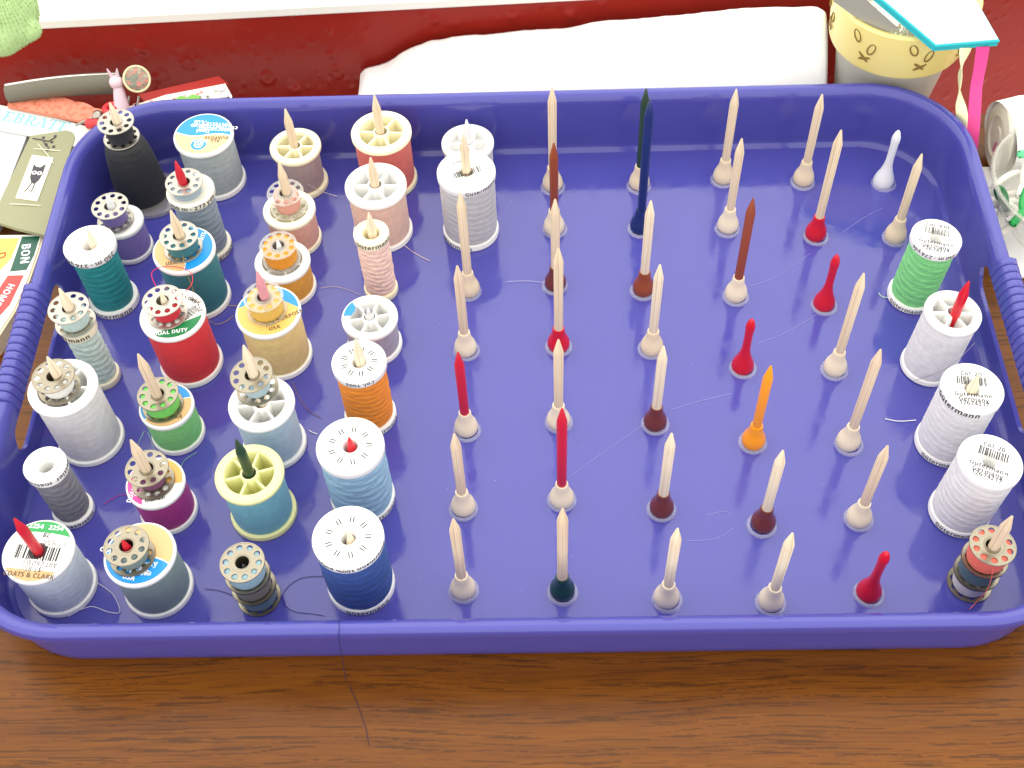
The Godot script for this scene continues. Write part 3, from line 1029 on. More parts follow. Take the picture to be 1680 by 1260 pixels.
	# right end
	o = spool("apple green tall spool with white barcode end at the right", 0.2178, -0.0508, 0.0485, 0.0130, "tall", Color8(120, 214, 128), W, {"ratio": 0.9, "lean": -0.05, "wave": 0.0002})
	print_end(o, 0.0130, 0.0485, -0.25, "Col. 910", "Gütermann", "Germany", 22)
	band_text(o, "250 m - 274 yds", 0.0034, 0.0130, 0.0463, -0.3, M.ink_soft, true)
	band_text(o, "Gütermann", 0.0036, 0.0130, 0.0023, -0.5, M.ink_soft)
	spool("white spool with open white spokes around a red tee, at the right", 0.2178, -0.0042, 0.0455, 0.0141, "spoke", Color8(236, 236, 238), W, {"lean": -0.05, "turn": 0.2, "ratio": 0.95})
	o = spool("white tall spool with barcode end and a natural tee tip, right column", 0.2170, 0.0440, 0.049, 0.0147, "tall", Color8(236, 236, 238), W, {"ratio": 0.96, "lean": -0.03, "wave": 0.00008})
	print_end(o, 0.0147, 0.049, -0.12, "Col. 20", "Gütermann", "Germany", 23)
	band_text(o, "Gütermann", 0.0044, 0.0147, 0.0466, -0.75, M.ink)
	band_text(o, "Gütermann", 0.0036, 0.0147, 0.0023, -0.4, M.ink_soft)
	o = spool("white tall spool with barcode end and no tee showing, beside the bobbin stack", 0.2162, 0.0835, 0.048, 0.0146, "tall", Color8(236, 236, 238), W, {"ratio": 0.96, "lean": -0.05, "wave": 0.0001})
	print_end(o, 0.0146, 0.048, -0.42, "Col. 20", "Gütermann", "Germany", 24)
	band_text(o, "Gütermann", 0.0036, 0.0146, 0.0023, -0.4, M.ink_soft)


func coats_label(o: Node3D, R: float, y: float, turn: float) -> void:
	var lb := label_disc(o, "blue_tan", R, y, turn, 0.0001)
	flat_text(lb, "COATS", 0.0020, Vector3(0.0003, 0.0002, -0.0058), 0.0, M.white_ink)
	flat_text(lb, "ALL", 0.0022, Vector3(-0.0085, 0.0002, -0.0052), 0.1, M.brown_ink)
	flat_text(lb, "PURPOSE", 0.0022, Vector3(-0.0085, 0.0002, -0.0026), 0.1, M.brown_ink)
	flat_text(lb, "Dual", 0.0046, Vector3(0.0005, 0.0002, 0.0020), 0.0, M.white_ink, font_serif)
	flat_text(lb, "Duty", 0.0046, Vector3(0.0030, 0.0002, 0.0058), 0.0, M.white_ink, font_serif)
	flat_text(lb, "PLUS", 0.0022, Vector3(0.0040, 0.0002, 0.0092), 0.0, M.white_ink)
	flat_text(lb, "MERCERIZED", 0.0008, Vector3(-0.0062, 0.0002, 0.0042), 0.0, M.white_ink)
	flat_text(lb, "COTTON COVERED", 0.0006, Vector3(-0.0050, 0.0002, 0.0062), 0.0, M.white_ink)
	flat_text(lb, "POLYESTER", 0.0009, Vector3(-0.0062, 0.0002, 0.0082), 0.0, M.white_ink)


func end_marks(o: Node3D, R: float, y: float) -> void:   # pairs of short slits moulded round the closed end
	var b := MB.new()
	for k in 9:
		var a := TAU * (k + 0.3) / 9.0
		for s in [-1.0, 1.0]:
			var p := Vector3(sin(a) * R * 0.56 + cos(a) * s * 0.0007, 0.0, cos(a) * R * 0.56 - sin(a) * s * 0.0007)
			b.box(p, Vector3(0.0005, 0.00016, 0.0030), 0.0, Basis(Vector3.UP, a))
	part("slit_marks", b, M.ink, o, Vector3(0, y - 0.00058, 0))


func print_end(o: Node3D, R: float, y: float, turn: float, top: String, l1: String, l2: String, seed_: int) -> void:
	var lb := label_disc(o, "plain", R * 0.83, y - 0.00062, turn, 0.0046)
	barcode(lb, Vector3(0, 0.0002, -0.0042 if l1 else 0.001), R * 0.95, 0.0046, 0.0, seed_)
	flat_text(lb, top, 0.0022, Vector3(0, 0.0002, -0.0082), 0.0, M.ink_soft)
	if l1:
		flat_text(lb, l1, 0.0030, Vector3(0, 0.0002, 0.0040), 0.0, M.ink_soft)
		flat_text(lb, l2, 0.0024, Vector3(0, 0.0002, 0.0066), 0.0, M.ink_soft)
		flat_text(lb, "12674217", 0.0020, Vector3(0, 0.0002, 0.0088), 0.0, M.ink_soft)


func bobbins_all() -> void:
	var N: Material = M.nickel
	var S: Material = M.steel
	var C: Material = M.clear
	bobbin(-0.2190, -0.1395, 0.0462, 0.0124, S, Color8(24, 24, 30), 0.62, "silver bobbin of black thread on top of the black cone")
	bobbin(-0.1750, -0.0960, 0.0438, 0.0108, S, Color8(150, 168, 184), 0.7, "silver bobbin of pale blue thread sunk in the blue grey spool")
	bobbin(-0.2205, -0.0960, 0.0255, 0.0116, S, Color8(128, 110, 186), 0.55, "silver bobbin with lilac thread and a white tee through it")
	bobbin(-0.1728, -0.0594, 0.0418, 0.0105, S, Color8(40, 108, 120), 0.75, "silver bobbin of teal thread on the blue and gold label")
	bobbin(-0.2178, -0.0062, 0.0480, 0.0118, S, Color8(180, 206, 204), 0.6, "silver bobbin of mint thread on the slim mint spool")
	bobbin(-0.1732, -0.0134, 0.0442, 0.0112, S, Color8(206, 24, 44), 0.5, "silver bobbin of red thread on the bright red spool")
	bobbin(-0.2175, 0.0340, 0.0478, 0.0104, N, Color8(228, 228, 226), 0.6, "silver bobbin of white thread on the big white spoked spool")
	bobbin(-0.1730, 0.0312, 0.0268, 0.0108, N, Color8(110, 214, 90), 0.85, "silver bobbin packed with lime green thread")
	bobbin(-0.1698, 0.0763, 0.0292, 0.0124, N, Color8(120, 60, 100), 0.3, "nickel bobbin nearly empty on the magenta spool")
	bobbin(-0.1700, 0.1198, 0.0365, 0.0110, N, Color8(110, 128, 128), 0.6, "nickel bobbin around a red tee tip on the grey green spool")
	bobbin(-0.1193, 0.1233, 0.0003, 0.0122, N, Color8(96, 130, 138), 0.8, "lowest nickel bobbin of the three stacked near the front rim")
	bobbin(-0.1196, 0.1236, 0.0128, 0.0120, N, Color8(120, 116, 104), 0.85, "middle bobbin of the front rim stack, wound with grey brown thread")
	bobbin(-0.1198, 0.1238, 0.0251, 0.0122, N, Color8(150, 190, 204), 0.85, "topmost bobbin of the front rim stack, wound with pale blue thread")
	bobbin(-0.1236, -0.1015, 0.0266, 0.0124, C, Color8(228, 158, 140), 0.5, "clear plastic bobbin with a little salmon thread")
	bobbin(-0.1241, -0.0653, 0.0246, 0.0118, C, Color8(236, 150, 20), 0.88, "clear plastic bobbin filled with orange thread")
	bobbin(-0.1239, -0.0181, 0.0395, 0.0116, C, Color8(228, 184, 80), 0.85, "clear plastic bobbin filled with yellow thread and a pink tee")
	bobbin(-0.1203, 0.0378, 0.0500, 0.0122, N, Color8(168, 194, 206), 0.45, "nickel bobbin held high above the pale blue white spool", Vector3(0.04, 0, 0.05))
	bobbin(0.2136, 0.1213, 0.0003, 0.0124, N, Color8(214, 212, 210), 0.75, "lowest bobbin of the stack in the front right corner, white thread")
	bobbin(0.2137, 0.1214, 0.0130, 0.0124, N, Color8(62, 92, 104), 0.85, "middle bobbin of the front right stack, slate blue thread")
	bobbin(0.2138, 0.1215, 0.0257, 0.0130, N, Color8(244, 104, 84), 0.85, "top bobbin of the front right stack, coral thread")


func tees_all() -> void:
	var n: Material = M.nat
	var n2: Material = M.nat2
	var n3: Material = M.nat3
	var rows := [
		[-23.6, -60.4, 79, n, n, "plain natural tee farthest back in the leftmost bare column, by the silver grey spool"],
		[-24.6, -19.5, 70.5, n3, n2, "plain natural tee just behind the red and cream tee, leftmost bare column"],
		[-23.2, 31.2, 67.6, n3, M.redwood, "red tee on a cream cup in the leftmost bare column"],
		[-23.7, 77.2, 68.6, n3, n2, "plain natural tee second from the front in the leftmost bare column"],
		[-22.8, 121.5, 70.5, n3, n2, "plain natural tee nearest the front rim in the leftmost bare column"],
		[24.2, -138.6, 77, n, n, "long natural tee standing against the middle of the back wall of the tray"],
		[24.4, -104.8, 69, n3, M.brown, "natural cup with a reddish brown shaft, second row from the back"],
		[24.3, -63.0, 70, M.dkbrown, n, "natural tee on a dark brown cup in the second bare column"],
		[25.1, -20.9, 80.4, M.red, n, "long natural tee on a red cup in the second bare column"],
		[24.0, 27.8, 71.5, n3, n, "plain natural tee standing behind the red tee with cream cup, second bare column"],
		[24.6, 73.6, 82, n3, M.redwood, "long red tee on a cream cup in the second bare column"],
		[23.7, 122.9, 79.6, M.dkgreen, n2, "natural tee on a dark green cup near the front rim"],
		[75.0, -138.0, 75, n, M.olive, "dark green tee on a natural cup against the back wall"],
		[73.6, -104.0, 98, M.navy, M.navy, "very long navy blue tee in front of the dark green one"],
		[72.6, -58.2, 72.5, M.brown, n3, "natural tee on a chestnut brown cup in the third bare column"],
		[74.6, -18.0, 70, n, n3, "plain natural tee in the middle of the third bare column, behind a brown cup"],
		[73.2, 29.8, 68, M.dkbrown, n3, "natural tee on a dark brown cup, midway down the third bare column"],
		[73.1, 79.8, 69.8, M.dkbrown, n3, "natural tee on a dark brown cup, second from the front in the third bare column"],
		[72.1, 127.4, 69.6, n3, n3, "plain natural tee nearest the front rim in the third bare column"],
		[124.5, -141.5, 70, n, n, "plain natural tee by the back wall, fourth bare column"],
		[123.3, -103.0, 70.6, n3, n, "plain natural tee between the back wall and the mahogany brown tee"],
		[122.8, -53.1, 78, n3, M.mahog, "mahogany brown tee on a cream white cup"],
		[121.8, 41.9, 67, M.orange, M.orange, "yellow orange tee, the only one of its colour"],
		[121.3, 88.8, 69.4, M.dkbrown, n3, "natural tee on a dark brown cup in front of the orange tee"],
		[120.2, 129.7, 68.6, n3, n3, "plain natural tee nearest the front rim in the fourth bare column"],
		[170.9, -138.4, 68.4, n, n, "plain natural tee by the back wall, fifth bare column"],
		[172.0, -95.6, 82, M.red, n, "long natural tee on a red cup near the right back"],
		[169.2, -2.4, 78.6, n3, n, "long natural tee in front of the short red tee, fifth bare column"],
		[169.1, 43.4, 80, n3, n2, "long pinkish natural tee in the middle of the fifth bare column"],
		[167.5, 86.7, 68.2, n3, n2, "natural tee just behind the short red tee near the front right"],
		[216.4, -93.0, 66.2, n, n, "natural tee standing behind the apple green spool"],
	]
	for q in rows: tee(q[0] / 1000.0, q[1] / 1000.0, q[2] / 1000.0, q[3], q[4], q[5])
	short_tee(0.1214, -0.0050, M.red, "short red tee behind the orange tee")
	short_tee(0.1698, -0.0459, M.red, "short red tee between two natural tees, fifth bare column")
	short_tee(0.1660, 0.1256, M.red, "short red tee nearest the front right corner")
	short_tee(0.2172, -0.1359, M.whitet, "short white tee in the back right corner of the tray")
	var inner := [
		[-218.3, -139.8, 72.6, n3, "cream tee sticking up through the black cone's bobbin"], [-175.7, -95.8, 71, M.redwood, "red tee through the blue grey spool and its bobbin"],
		[-219.9, -96.4, 46, M.whitet, "white tee through the lilac spool's bobbin"], [-219.8, -60.2, 57.5, n3, "cream tee inside the dished end of the teal spool"],
		[-172.3, -59.6, 71.8, n, "tan tee through the dark teal spool's bobbin"], [-217.5, -6.4, 75, n3, "natural tee through the slim mint spool's bobbin"],
		[-172.6, -13.7, 61, n3, "stubby natural tee tip above the red spool's bobbin"], [-215.8, 32.9, 73, n3, "natural tee through the big white spool's bobbin"],
		[-173.4, 31.5, 71.7, n2, "natural tee through the lime green bobbin"], [-170.2, 76.5, 66.7, n2, "natural tee through the magenta spool's bobbin"],
		[-213.9, 116.4, 67.9, M.redwood, "red tee standing in the white barcode spool, front left"], [-170.2, 120.0, 53, M.redwood, "red tee tip showing in the bobbin on the grey green spool"],
		[-124.6, -145.9, 59.4, n, "tan tee in the small taupe spool"], [-73.9, -147.1, 67, n, "tan tee in the coral spool, near the back rim"],
		[-74.3, -106.0, 60, n, "tan tee in the peach spool"], [-71.9, -62.5, 63.5, n3, "cream tee in the slim pale pink spool"],
		[-122.9, -101.8, 62, n, "tan tee through the clear bobbin of salmon thread"], [-123.8, -65.4, 40.5, M.whitet, "white tee tip in the clear orange bobbin"],
		[-123.2, -18.3, 70.5, M.pinkt, "dusty pink tee through the clear yellow bobbin"], [-120.0, 37.8, 85, n3, "natural tee rising through the high nickel bobbin"],
		[-73.7, -24.4, 32.5, M.whitet, "translucent white tee tip in the small mauve grey spool"], [-72.3, 21.4, 66, n3, "cream tee in the vivid orange spool"],
		[-73.2, 70.2, 56, M.red, "red tee tip in the light blue spool"], [-70.4, 117.4, 52, n3, "cream tee tip in the navy blue spool"],
		[-122.0, 77.7, 68, M.olive, "dark green tee in the sky blue spool with yellow spokes"], [-23.2, -105.2, 75.5, n, "tan tee in the tall silver grey spool"],
		[-24.2, -148.4, 45.6, M.whitet, "white tee tip in the half hidden white spoked spool"], [220.5, -2.4, 72, M.red, "red tee in the white spoked spool at the right"],
		[217.9, 44.9, 61, n3, "natural tee tip in the white barcode spool at the right"], [214.2, 121.9, 66.2, n2, "natural tee through the bobbin stack in the front right corner"],
		[-119.9, 123.8, 35.5, M.greytip, "grey metal tee tip inside the bobbin stack near the front rim"],
	]
	for q in inner: tee(q[0] / 1000.0, q[1] / 1000.0, q[2] / 1000.0, q[3], q[3], q[4], false, "golf tees holding the spools")


# ---------------------------------------------------------------- papers and trinkets at the left
func sheet(pts: Array, y0: float, y1: float) -> MB:
	var p := PackedVector2Array()
	for q in pts: p.append(Vector2(q[0], q[1]) / 1000.0)
	return MB.new().poly(p, y0, y1)


func left_pile() -> void:
	# green and yellow booklet beside the tray
	var o := thing("craft_booklet", "colourful craft booklet with a green, yellow and red cover beside the left grip", "booklet", Vector3.ZERO)
	part("pages", sheet([[-330, -104], [-269.5, -103], [-269, -92], [-270, -70], [-273, -48], [-279, -27], [-290, -6], [-330, 10]], TABLE_Y + 0.0001, 0.006), mat(Color8(226, 212, 178), 0.7), o)
	part("cover", sheet([[-330, -104], [-270.6, -103.4], [-270.2, -92], [-271.2, -70], [-274.2, -48.5], [-280.2, -28], [-291, -7], [-330, 9]], 0.0061, 0.0066), mat(Color8(238, 236, 226), 0.4), o)
	part("green_panel", sheet([[-281.5, -102], [-271.2, -102], [-271.4, -88], [-273.4, -77], [-282.5, -76]], 0.00665, 0.0068), mat(Color8(20, 84, 66), 0.4), o)
	part("yellow_panel", sheet([[-330, -101], [-283, -101], [-284, -86], [-290, -74], [-330, -72]], 0.00665, 0.0068), mat(Color8(228, 214, 92), 0.4), o)
	part("red_panel", sheet([[-283, -73], [-274, -73], [-277, -52], [-286, -34], [-294, -36], [-288, -56]], 0.00665, 0.0068), mat(Color8(222, 66, 62), 0.4), o)
	part("yellow_panel", sheet([[-330, -64], [-287, -68], [-290, -52], [-296, -38], [-330, -36]], 0.00665, 0.0068), mat(Color8(214, 206, 96), 0.4), o)
	flat_text(o, "BON", 0.0095, Vector3(-0.2766, 0.0069, -0.0890), -1.42, M.white_ink)
	flat_text(o, "D", 0.011, Vector3(-0.2905, 0.0069, -0.0880), -1.35, mat(Color8(222, 84, 48), 0.5))
	flat_text(o, "HOME", 0.0075, Vector3(-0.2815, 0.0069, -0.0590), -1.9, M.white_ink)
	# pale notebook page and the strip with CELEBRATE
	solo("notebook", sheet([[-345, -200], [-296, -190], [-299, -130], [-303, -106], [-345, -106]], TABLE_Y + 0.0001, 0.0085), mat(Color8(206, 212, 212), 0.6), "pale grey notebook lying left of the olive card", "notebook")
	var card := thing("owl_card", "olive green card with a stitched white owl patch leaning on the tray's left rim", "card")
	var cp: Array = [[-292.5, -180], [-272, -184]]
	for k in 6:
		var a := PI / 2 * k / 5.0
		cp.append([-272 + 7 * sin(a), -177 - 7 * cos(a)])
	cp.append_array([[-266.2, -99], [-285, -105], [-298.5, -110.5], [-299, -121]])
	part("card_sheet", sheet(cp, 0.0088, 0.0112), mat(Color8(150, 150, 118), 0.6), card)
	part("patch", sheet([[-287.5, -163], [-274, -160.2], [-276, -125], [-289.5, -128]], 0.0112, 0.0118), mat(Color8(234, 232, 216), 0.7), card)
	var owlm := mat(Color8(70, 68, 78), 0.7)
	var owl := part("owl", sheet([[-284.4, -155], [-282.6, -152.6], [-279.8, -152], [-277.4, -154.6], [-277.6, -148], [-278.6, -142], [-280.5, -139], [-282.6, -139.6], [-284.4, -144]], 0.0118, 0.0122), owlm, card)
	for s in [[-282.5, -147.6], [-279.3, -147.0]]:
		part("eye", MB.new().lathe([Vector2(0.0015, 0), Vector2(0.0015, 0.0002), Vector2(0, 0.0002)], 16), M.white_ink, owl, Vector3(s[0] / 1000, 0.0122, s[1] / 1000))
		part("pupil", MB.new().lathe([Vector2(0.0006, 0), Vector2(0.0006, 0.0002), Vector2(0, 0.0002)], 10), M.ink, owl, Vector3(s[0] / 1000, 0.01245, s[1] / 1000))
	for s in [[-282.6, -139.5, -285.2, -132.6], [-280.6, -139.0, -281.4, -132.2]]:
		part("leg", MB.new().tube([Vector3(s[0], 12, s[1]) / 1000, Vector3((s[0] + s[2]) / 2 + 0.3, 12, (s[1] + s[3]) / 2) / 1000, Vector3(s[2], 12, s[3]) / 1000], 0.00025, 5), owlm, owl)
	var sm := mat(Color8(232, 230, 208), 0.8)
	for s in [[-292, -123.5, -273, -121.5], [-288, -168.5, -270.5, -166], [-286, -172.5, -273, -156]]:
		part("stitch_line", MB.new().tube([Vector3(s[0], 11.4, s[1]) / 1000, Vector3((s[0] + s[2]) / 2, 12.0, (s[1] + s[3]) / 2 + 0.3) / 1000, Vector3(s[2], 11.4, s[3]) / 1000], 0.0003, 5), sm, card)
	var br := MB.new()
	br.tube([Vector3(-0.2905, 0.0115, -0.1775), Vector3(-0.285, 0.0117, -0.176), Vector3(-0.280, 0.0116, -0.1745), Vector3(-0.2765, 0.0116, -0.178)], 0.0003, 5)
	br.tube([Vector3(-0.2835, 0.0117, -0.1755), Vector3(-0.281, 0.0117, -0.171), Vector3(-0.2785, 0.0117, -0.169)], 0.0003, 5)
	for s in [[-284, -178], [-281, -172], [-277, -179], [-278, -174], [-276, -170], [-279, -167.5]]:
		br.add(MB.new().lathe([Vector2(0.001, 0), Vector2(0.0009, 0.0003), Vector2(0, 0.0004)], 8), Transform3D(Basis(), Vector3(s[0] / 1000.0, 0.0113, s[1] / 1000.0)))
	part("branch", br, owlm, card)
	var cs := thing("celebrate_strip", "white patterned paper strip lettered CELEBRATE in pale blue at the far left", "paper strip")
	part("strip", sheet([[-345, -216], [-318, -209], [-290, -200], [-262, -189], [-247, -183], [-251, -166], [-264, -171], [-292, -181], [-320, -189], [-345, -196]], 0.0090, 0.0102), mat(Color8(228, 232, 226), 0.6), cs)
	var bl := mat(Color8(142, 196, 208), 0.6)
	flat_text(cs, "CELEBRATE", 0.0150, Vector3(-0.3030, 0.0104, -0.1960), -0.27, bl, font_serif)
	flat_text(cs, "I", 0.0150, Vector3(-0.2560, 0.0104, -0.1735), -0.27, mat(Color8(226, 150, 130), 0.6), font_serif)
	# coral scalloped ribbon on top
	var cr: Array = []
	for k in 26:
		var t := k / 25.0
		cr.append([lerpf(-312, -246, t), lerpf(-211, -195, t * t) - 1.5 * absf(sin(t * 15.0)) - 3.0 * sin(t * PI)])
	for k in 10:
		var t := 1.0 - k / 9.0
		cr.append([lerpf(-312, -243, t), lerpf(-205, -184, t)])
	var coral := mat(Color8(224, 140, 118), 0.6)
	coral.albedo_texture = noise_tex(128, 128, 0.08, 8, [[0.0, 0.5, 1.0], [Color(0.75, 0.6, 0.5), Color(1, 0.95, 0.9), Color.WHITE]])
	solo("coral_ribbon", sheet(cr, 0.0110, 0.0130), coral, "coral scalloped ribbon above the CELEBRATE strip", "ribbon")
	# grey paper roll
	var roll := thing("paper_roll", "long grey green rolled paper behind the coral ribbon", "paper roll")
	var pr: Array = []
	var prl: Array = []
	for k in 15:
		var t := k / 14.0
		pr.append(Vector3(lerpf(-0.312, -0.243, t), 0.016 + 0.002 * sin(t * PI), lerpf(-0.2125, -0.2200, t)))
		prl.append(pr[-1] + Vector3(0, 0.0060, -0.0010))
	part("roll", MB.new().tube(pr, 0.0060, 20, 0.0068), mat(Color8(104, 102, 88), 0.6), roll)
	part("paper_edge", MB.new().tube(prl, 0.0008, 8), mat(Color8(232, 226, 220), 0.6), roll)
	# patterned strip with dots, a green heart, and red paper behind it
	var ds := thing("dotted_strip", "white paper strip with pastel dots and a green heart behind the black cone", "paper strip")
	part("strip", sheet([[-240, -199], [-214, -211], [-178, -220], [-172, -208], [-190, -203], [-238, -190]], 0.0120, 0.0135), mat(Color8(232, 230, 224), 0.6), ds)
	for k in 34:
		var t := rng.randf()
		var p := Vector3(lerpf(-0.232, -0.180, t), 0.0135, lerpf(-0.199, -0.2135, t) + rng.randf_range(-0.004, 0.004))
		var cc: Color = [Color8(206, 170, 178), Color8(190, 200, 176), Color8(222, 150, 140), Color8(186, 178, 168)][k % 4]
		part("dot", MB.new().lathe([Vector2(0.0012, 0), Vector2(0.0012, 0.0002), Vector2(0, 0.0002)], 12), plastic(cc, 0.6), ds, p)
	part("heart", sheet([[-206, -199], [-208, -205], [-204, -209], [-200, -207], [-197, -210], [-192, -208], [-192, -202], [-197, -205], [-201, -201]], 0.0135, 0.0145), mat(Color8(120, 186, 80), 0.5), ds)
	var sc: Array = []
	for k in 30: sc.append([lerpf(-238, -172, k / 29.0), lerpf(-192, -203, k / 29.0) - 1.2 * absf(sin(k * 1.2))])
	sc.append_array([[-172, -194], [-238, -184]])
	solo("scalloped_trim", sheet(sc, 0.0137, 0.0150), coral, "pink scalloped paper trim along the dotted strip", "paper trim")
	solo("red_card", sheet([[-232, -214], [-184, -229], [-177, -222], [-226, -206]], 0.0100, 0.0118), mat(Color8(170, 42, 36), 0.5), "red card edge showing behind the dotted strip", "card")
	var ru := thing("striped_tag", "small black and white striped tag at the end of the dotted strip", "tag")
	part("tag", sheet([[-187, -200], [-171, -206], [-169, -196], [-185, -190]], 0.0151, 0.0160), mat(Color8(52, 54, 60), 0.5), ru)
	for k in 4: part("stripe", sheet([[-186 + 4.4 * k, -201 - 1.5 * k], [-184.8 + 4.4 * k, -201.5 - 1.5 * k], [-182.8 + 4.4 * k, -192 - 1.5 * k], [-184 + 4.4 * k, -191.5 - 1.5 * k]], 0.0160, 0.0163), M.white_ink, ru)
	for k in 2: part("stud", MB.new().lathe([Vector2(0.0025, 0), Vector2(0.0022, 0.0012), Vector2(0, 0.0018)], 16), M.whitet, ru, Vector3(-0.1760 - 0.006 * k * 0.4, 0.0163, -0.2055 - 0.006 * k))
	# round charm with a glass face, a bunny shaped clip and a red bow
	var ch := thing("round_charm", "round glass charm with a red and green picture standing among the papers", "charm", Vector3(-0.2265, 0.0305, -0.2065))
	var tilt := Basis(Vector3.RIGHT, 0.75) * Basis(Vector3.BACK, -0.35)
	var f := part("frame", MB.new().lathe([Vector2(0.0098, -0.0015), Vector2(0.0112, -0.001), Vector2(0.0115, 0.0006), Vector2(0.0106, 0.0016), Vector2(0.0096, 0.0008)], 40), mat(Color8(220, 214, 170), 0.3), ch)
	var pcd := MB.new().lathe([Vector2(0.0098, -0.0012), Vector2(0.0098, 0.0002), Vector2(0.0, 0.0003)], 40)
	for i in pcd.v.size(): pcd.uv[i] = Vector2(pcd.v[i].x, pcd.v[i].z) / 0.022 + Vector2(0.5, 0.5)
	var pic := mat(Color.WHITE, 0.4)
	pic.albedo_texture = noise_tex(96, 96, 0.022, 14, [[0.0, 0.38, 0.44, 0.56, 0.62, 1.0], [Color8(60, 70, 50), Color8(96, 110, 76), Color8(206, 74, 52), Color8(216, 90, 60), Color8(110, 110, 84), Color8(226, 210, 180)]])
	var pc := part("picture", pcd, pic, ch)
	var gl := part("glass", MB.new().lathe([Vector2(0.0096, 0.0008), Vector2(0.0085, 0.0018), Vector2(0.005, 0.0027), Vector2(0, 0.003)], 32), M.clear, ch)
	for q in [f, pc, gl]: q.basis = tilt.scaled(Vector3.ONE * 0.72)
	for s in [[-0.006, 0.0], [0.0, 0.003]]: part("pin_leg", MB.new().tube([Vector3(s[0], -0.008, 0.006), Vector3(s[0] - 0.003, -0.017, 0.013)], 0.0007, 6), M.steel, ch)
	var bn := thing("bunny_clip", "pale lilac bunny shaped clip left of the round charm", "clip", Vector3(-0.2395, 0.014, -0.2020))
	var bm := mat(Color8(222, 196, 206), 0.5)
	var bb := MB.new()
	bb.tube([Vector3(0.001, 0.0, 0.010), Vector3(0.002, 0.005, 0.005), Vector3(0.0015, 0.010, 0.001), Vector3(0.001, 0.013, -0.002)], 0.0052, 14, 0.0028)
	part("body", bb, bm, bn)
	part("head", MB.new().lathe([Vector2(0, -0.004), Vector2(0.0025, -0.0034), Vector2(0.004, -0.0014), Vector2(0.0042, 0.001), Vector2(0.003, 0.0034), Vector2(0, 0.0044)], 18), bm, bn, Vector3(0.0005, 0.0155, -0.003))
	for s in [-1.0, 1.0]: part("ear", MB.new().tube([Vector3(0.0005 + s * 0.0015, 0.018, -0.004), Vector3(s * 0.0025, 0.022, -0.005), Vector3(s * 0.003, 0.0245, -0.0052)], 0.0013, 8, 0.0004), bm, bn)
	var bow := thing("red_bow", "small red ribbon bow in front of the bunny clip", "bow", Vector3(-0.2480, 0.0150, -0.1880))
	var rm := mat(Color8(206, 52, 60), 0.45)
	part("loop", MB.new().tube([Vector3(-0.008, 0.001, 0.004), Vector3(-0.003, 0.0025, 0.0055), Vector3(0.004, 0.002, 0.0065)], 0.0034, 12, 0.0022), rm, bow)
	var lp: Array = []
	for k in 15:
		var a := TAU * k / 14.0
		lp.append(Vector3(0.0045 + 0.0036 * cos(a), 0.004 + 0.001 * sin(a), -0.006 + 0.0046 * sin(a)))
	part("loop", MB.new().tube(lp, 0.0018, 10), rm, bow)
	solo("green_paper_scrap", sheet([[-248, -184], [-238, -186], [-234, -180], [-240, -172], [-247, -174]], 0.0132, 0.0140), mat(Color8(136, 192, 92), 0.5), "light green paper scrap under the red bow", "paper scrap")
	var safe := thing("safety_pin", "silver safety pin head on the coral ribbon", "pin", Vector3(-0.2560, 0.0150, -0.1890))
	part("wire", MB.new().tube([Vector3(-0.009, -0.001, 0.004), Vector3(-0.002, 0, 0.0), Vector3(0.003, 0.0005, -0.002)], 0.0008, 8), M.steel, safe)
	part("head", MB.new().lathe([Vector2(0, -0.0025), Vector2(0.0022, -0.0018), Vector2(0.0034, 0), Vector2(0.0022, 0.0018), Vector2(0, 0.0025)], 16), M.steel, safe, Vector3(0.004, 0.001, -0.003))
	# green plush toy hanging into the top left corner
	var pl := thing("plush_toy", "fuzzy light green plush foot hanging in the top left corner", "plush toy", Vector3(-0.2795, 0.094, -0.1930))
	var fn := FastNoiseLite.new()
	fn.seed = 4; fn.frequency = 60.0
	var rows2: Array = []
	for j in 25:
		var ph := PI * j / 24.0
		var row := PackedVector3Array()
		for i in 48:
			var th := TAU * i / 48.0
			var d := Vector3(sin(ph) * cos(th), cos(ph), sin(ph) * sin(th))
			var far := 0.0
			for l in [[Vector3.ZERO, 0.0165], [Vector3(-0.0043, -0.0085, 0.0120), 0.0105], [Vector3(0.0128, -0.0066, 0.0085), 0.0054], [Vector3(0.004, -0.006, 0.008), 0.010]]:
				var dc := d.dot(l[0])
				var disc: float = l[1] * l[1] - l[0].length_squared() + dc * dc
				if disc > 0.0: far += pow((dc + sqrt(disc)) * 60.0, 10.0)
			row.append(d * (pow(far, 0.1) / 60.0) * (1.0 + 0.05 * fn.get_noise_3dv(d * 0.03)))
		rows2.append(row)
	var plm := mat(Color8(168, 196, 138), 0.95, 0.1)
	plm.rim_enabled = true; plm.rim = 1.0
	part("foot", MB.new().grid(rows2, false, true, true), plm, pl)
	var fur := MB.new()
	fur.tri(fur.vert(Vector3(0.00010, -0.3, 0), Vector3.BACK), fur.vert(Vector3(-0.00010, -0.3, 0), Vector3.BACK), fur.vert(Vector3(0.0001, -0.2989, 0.0002), Vector3.BACK))
	var mm := MultiMesh.new()
	mm.transform_format = MultiMesh.TRANSFORM_3D
	mm.mesh = fur.mesh()
	mm.instance_count = 22000
	var rr2 := RandomNumberGenerator.new()
	rr2.seed = 8
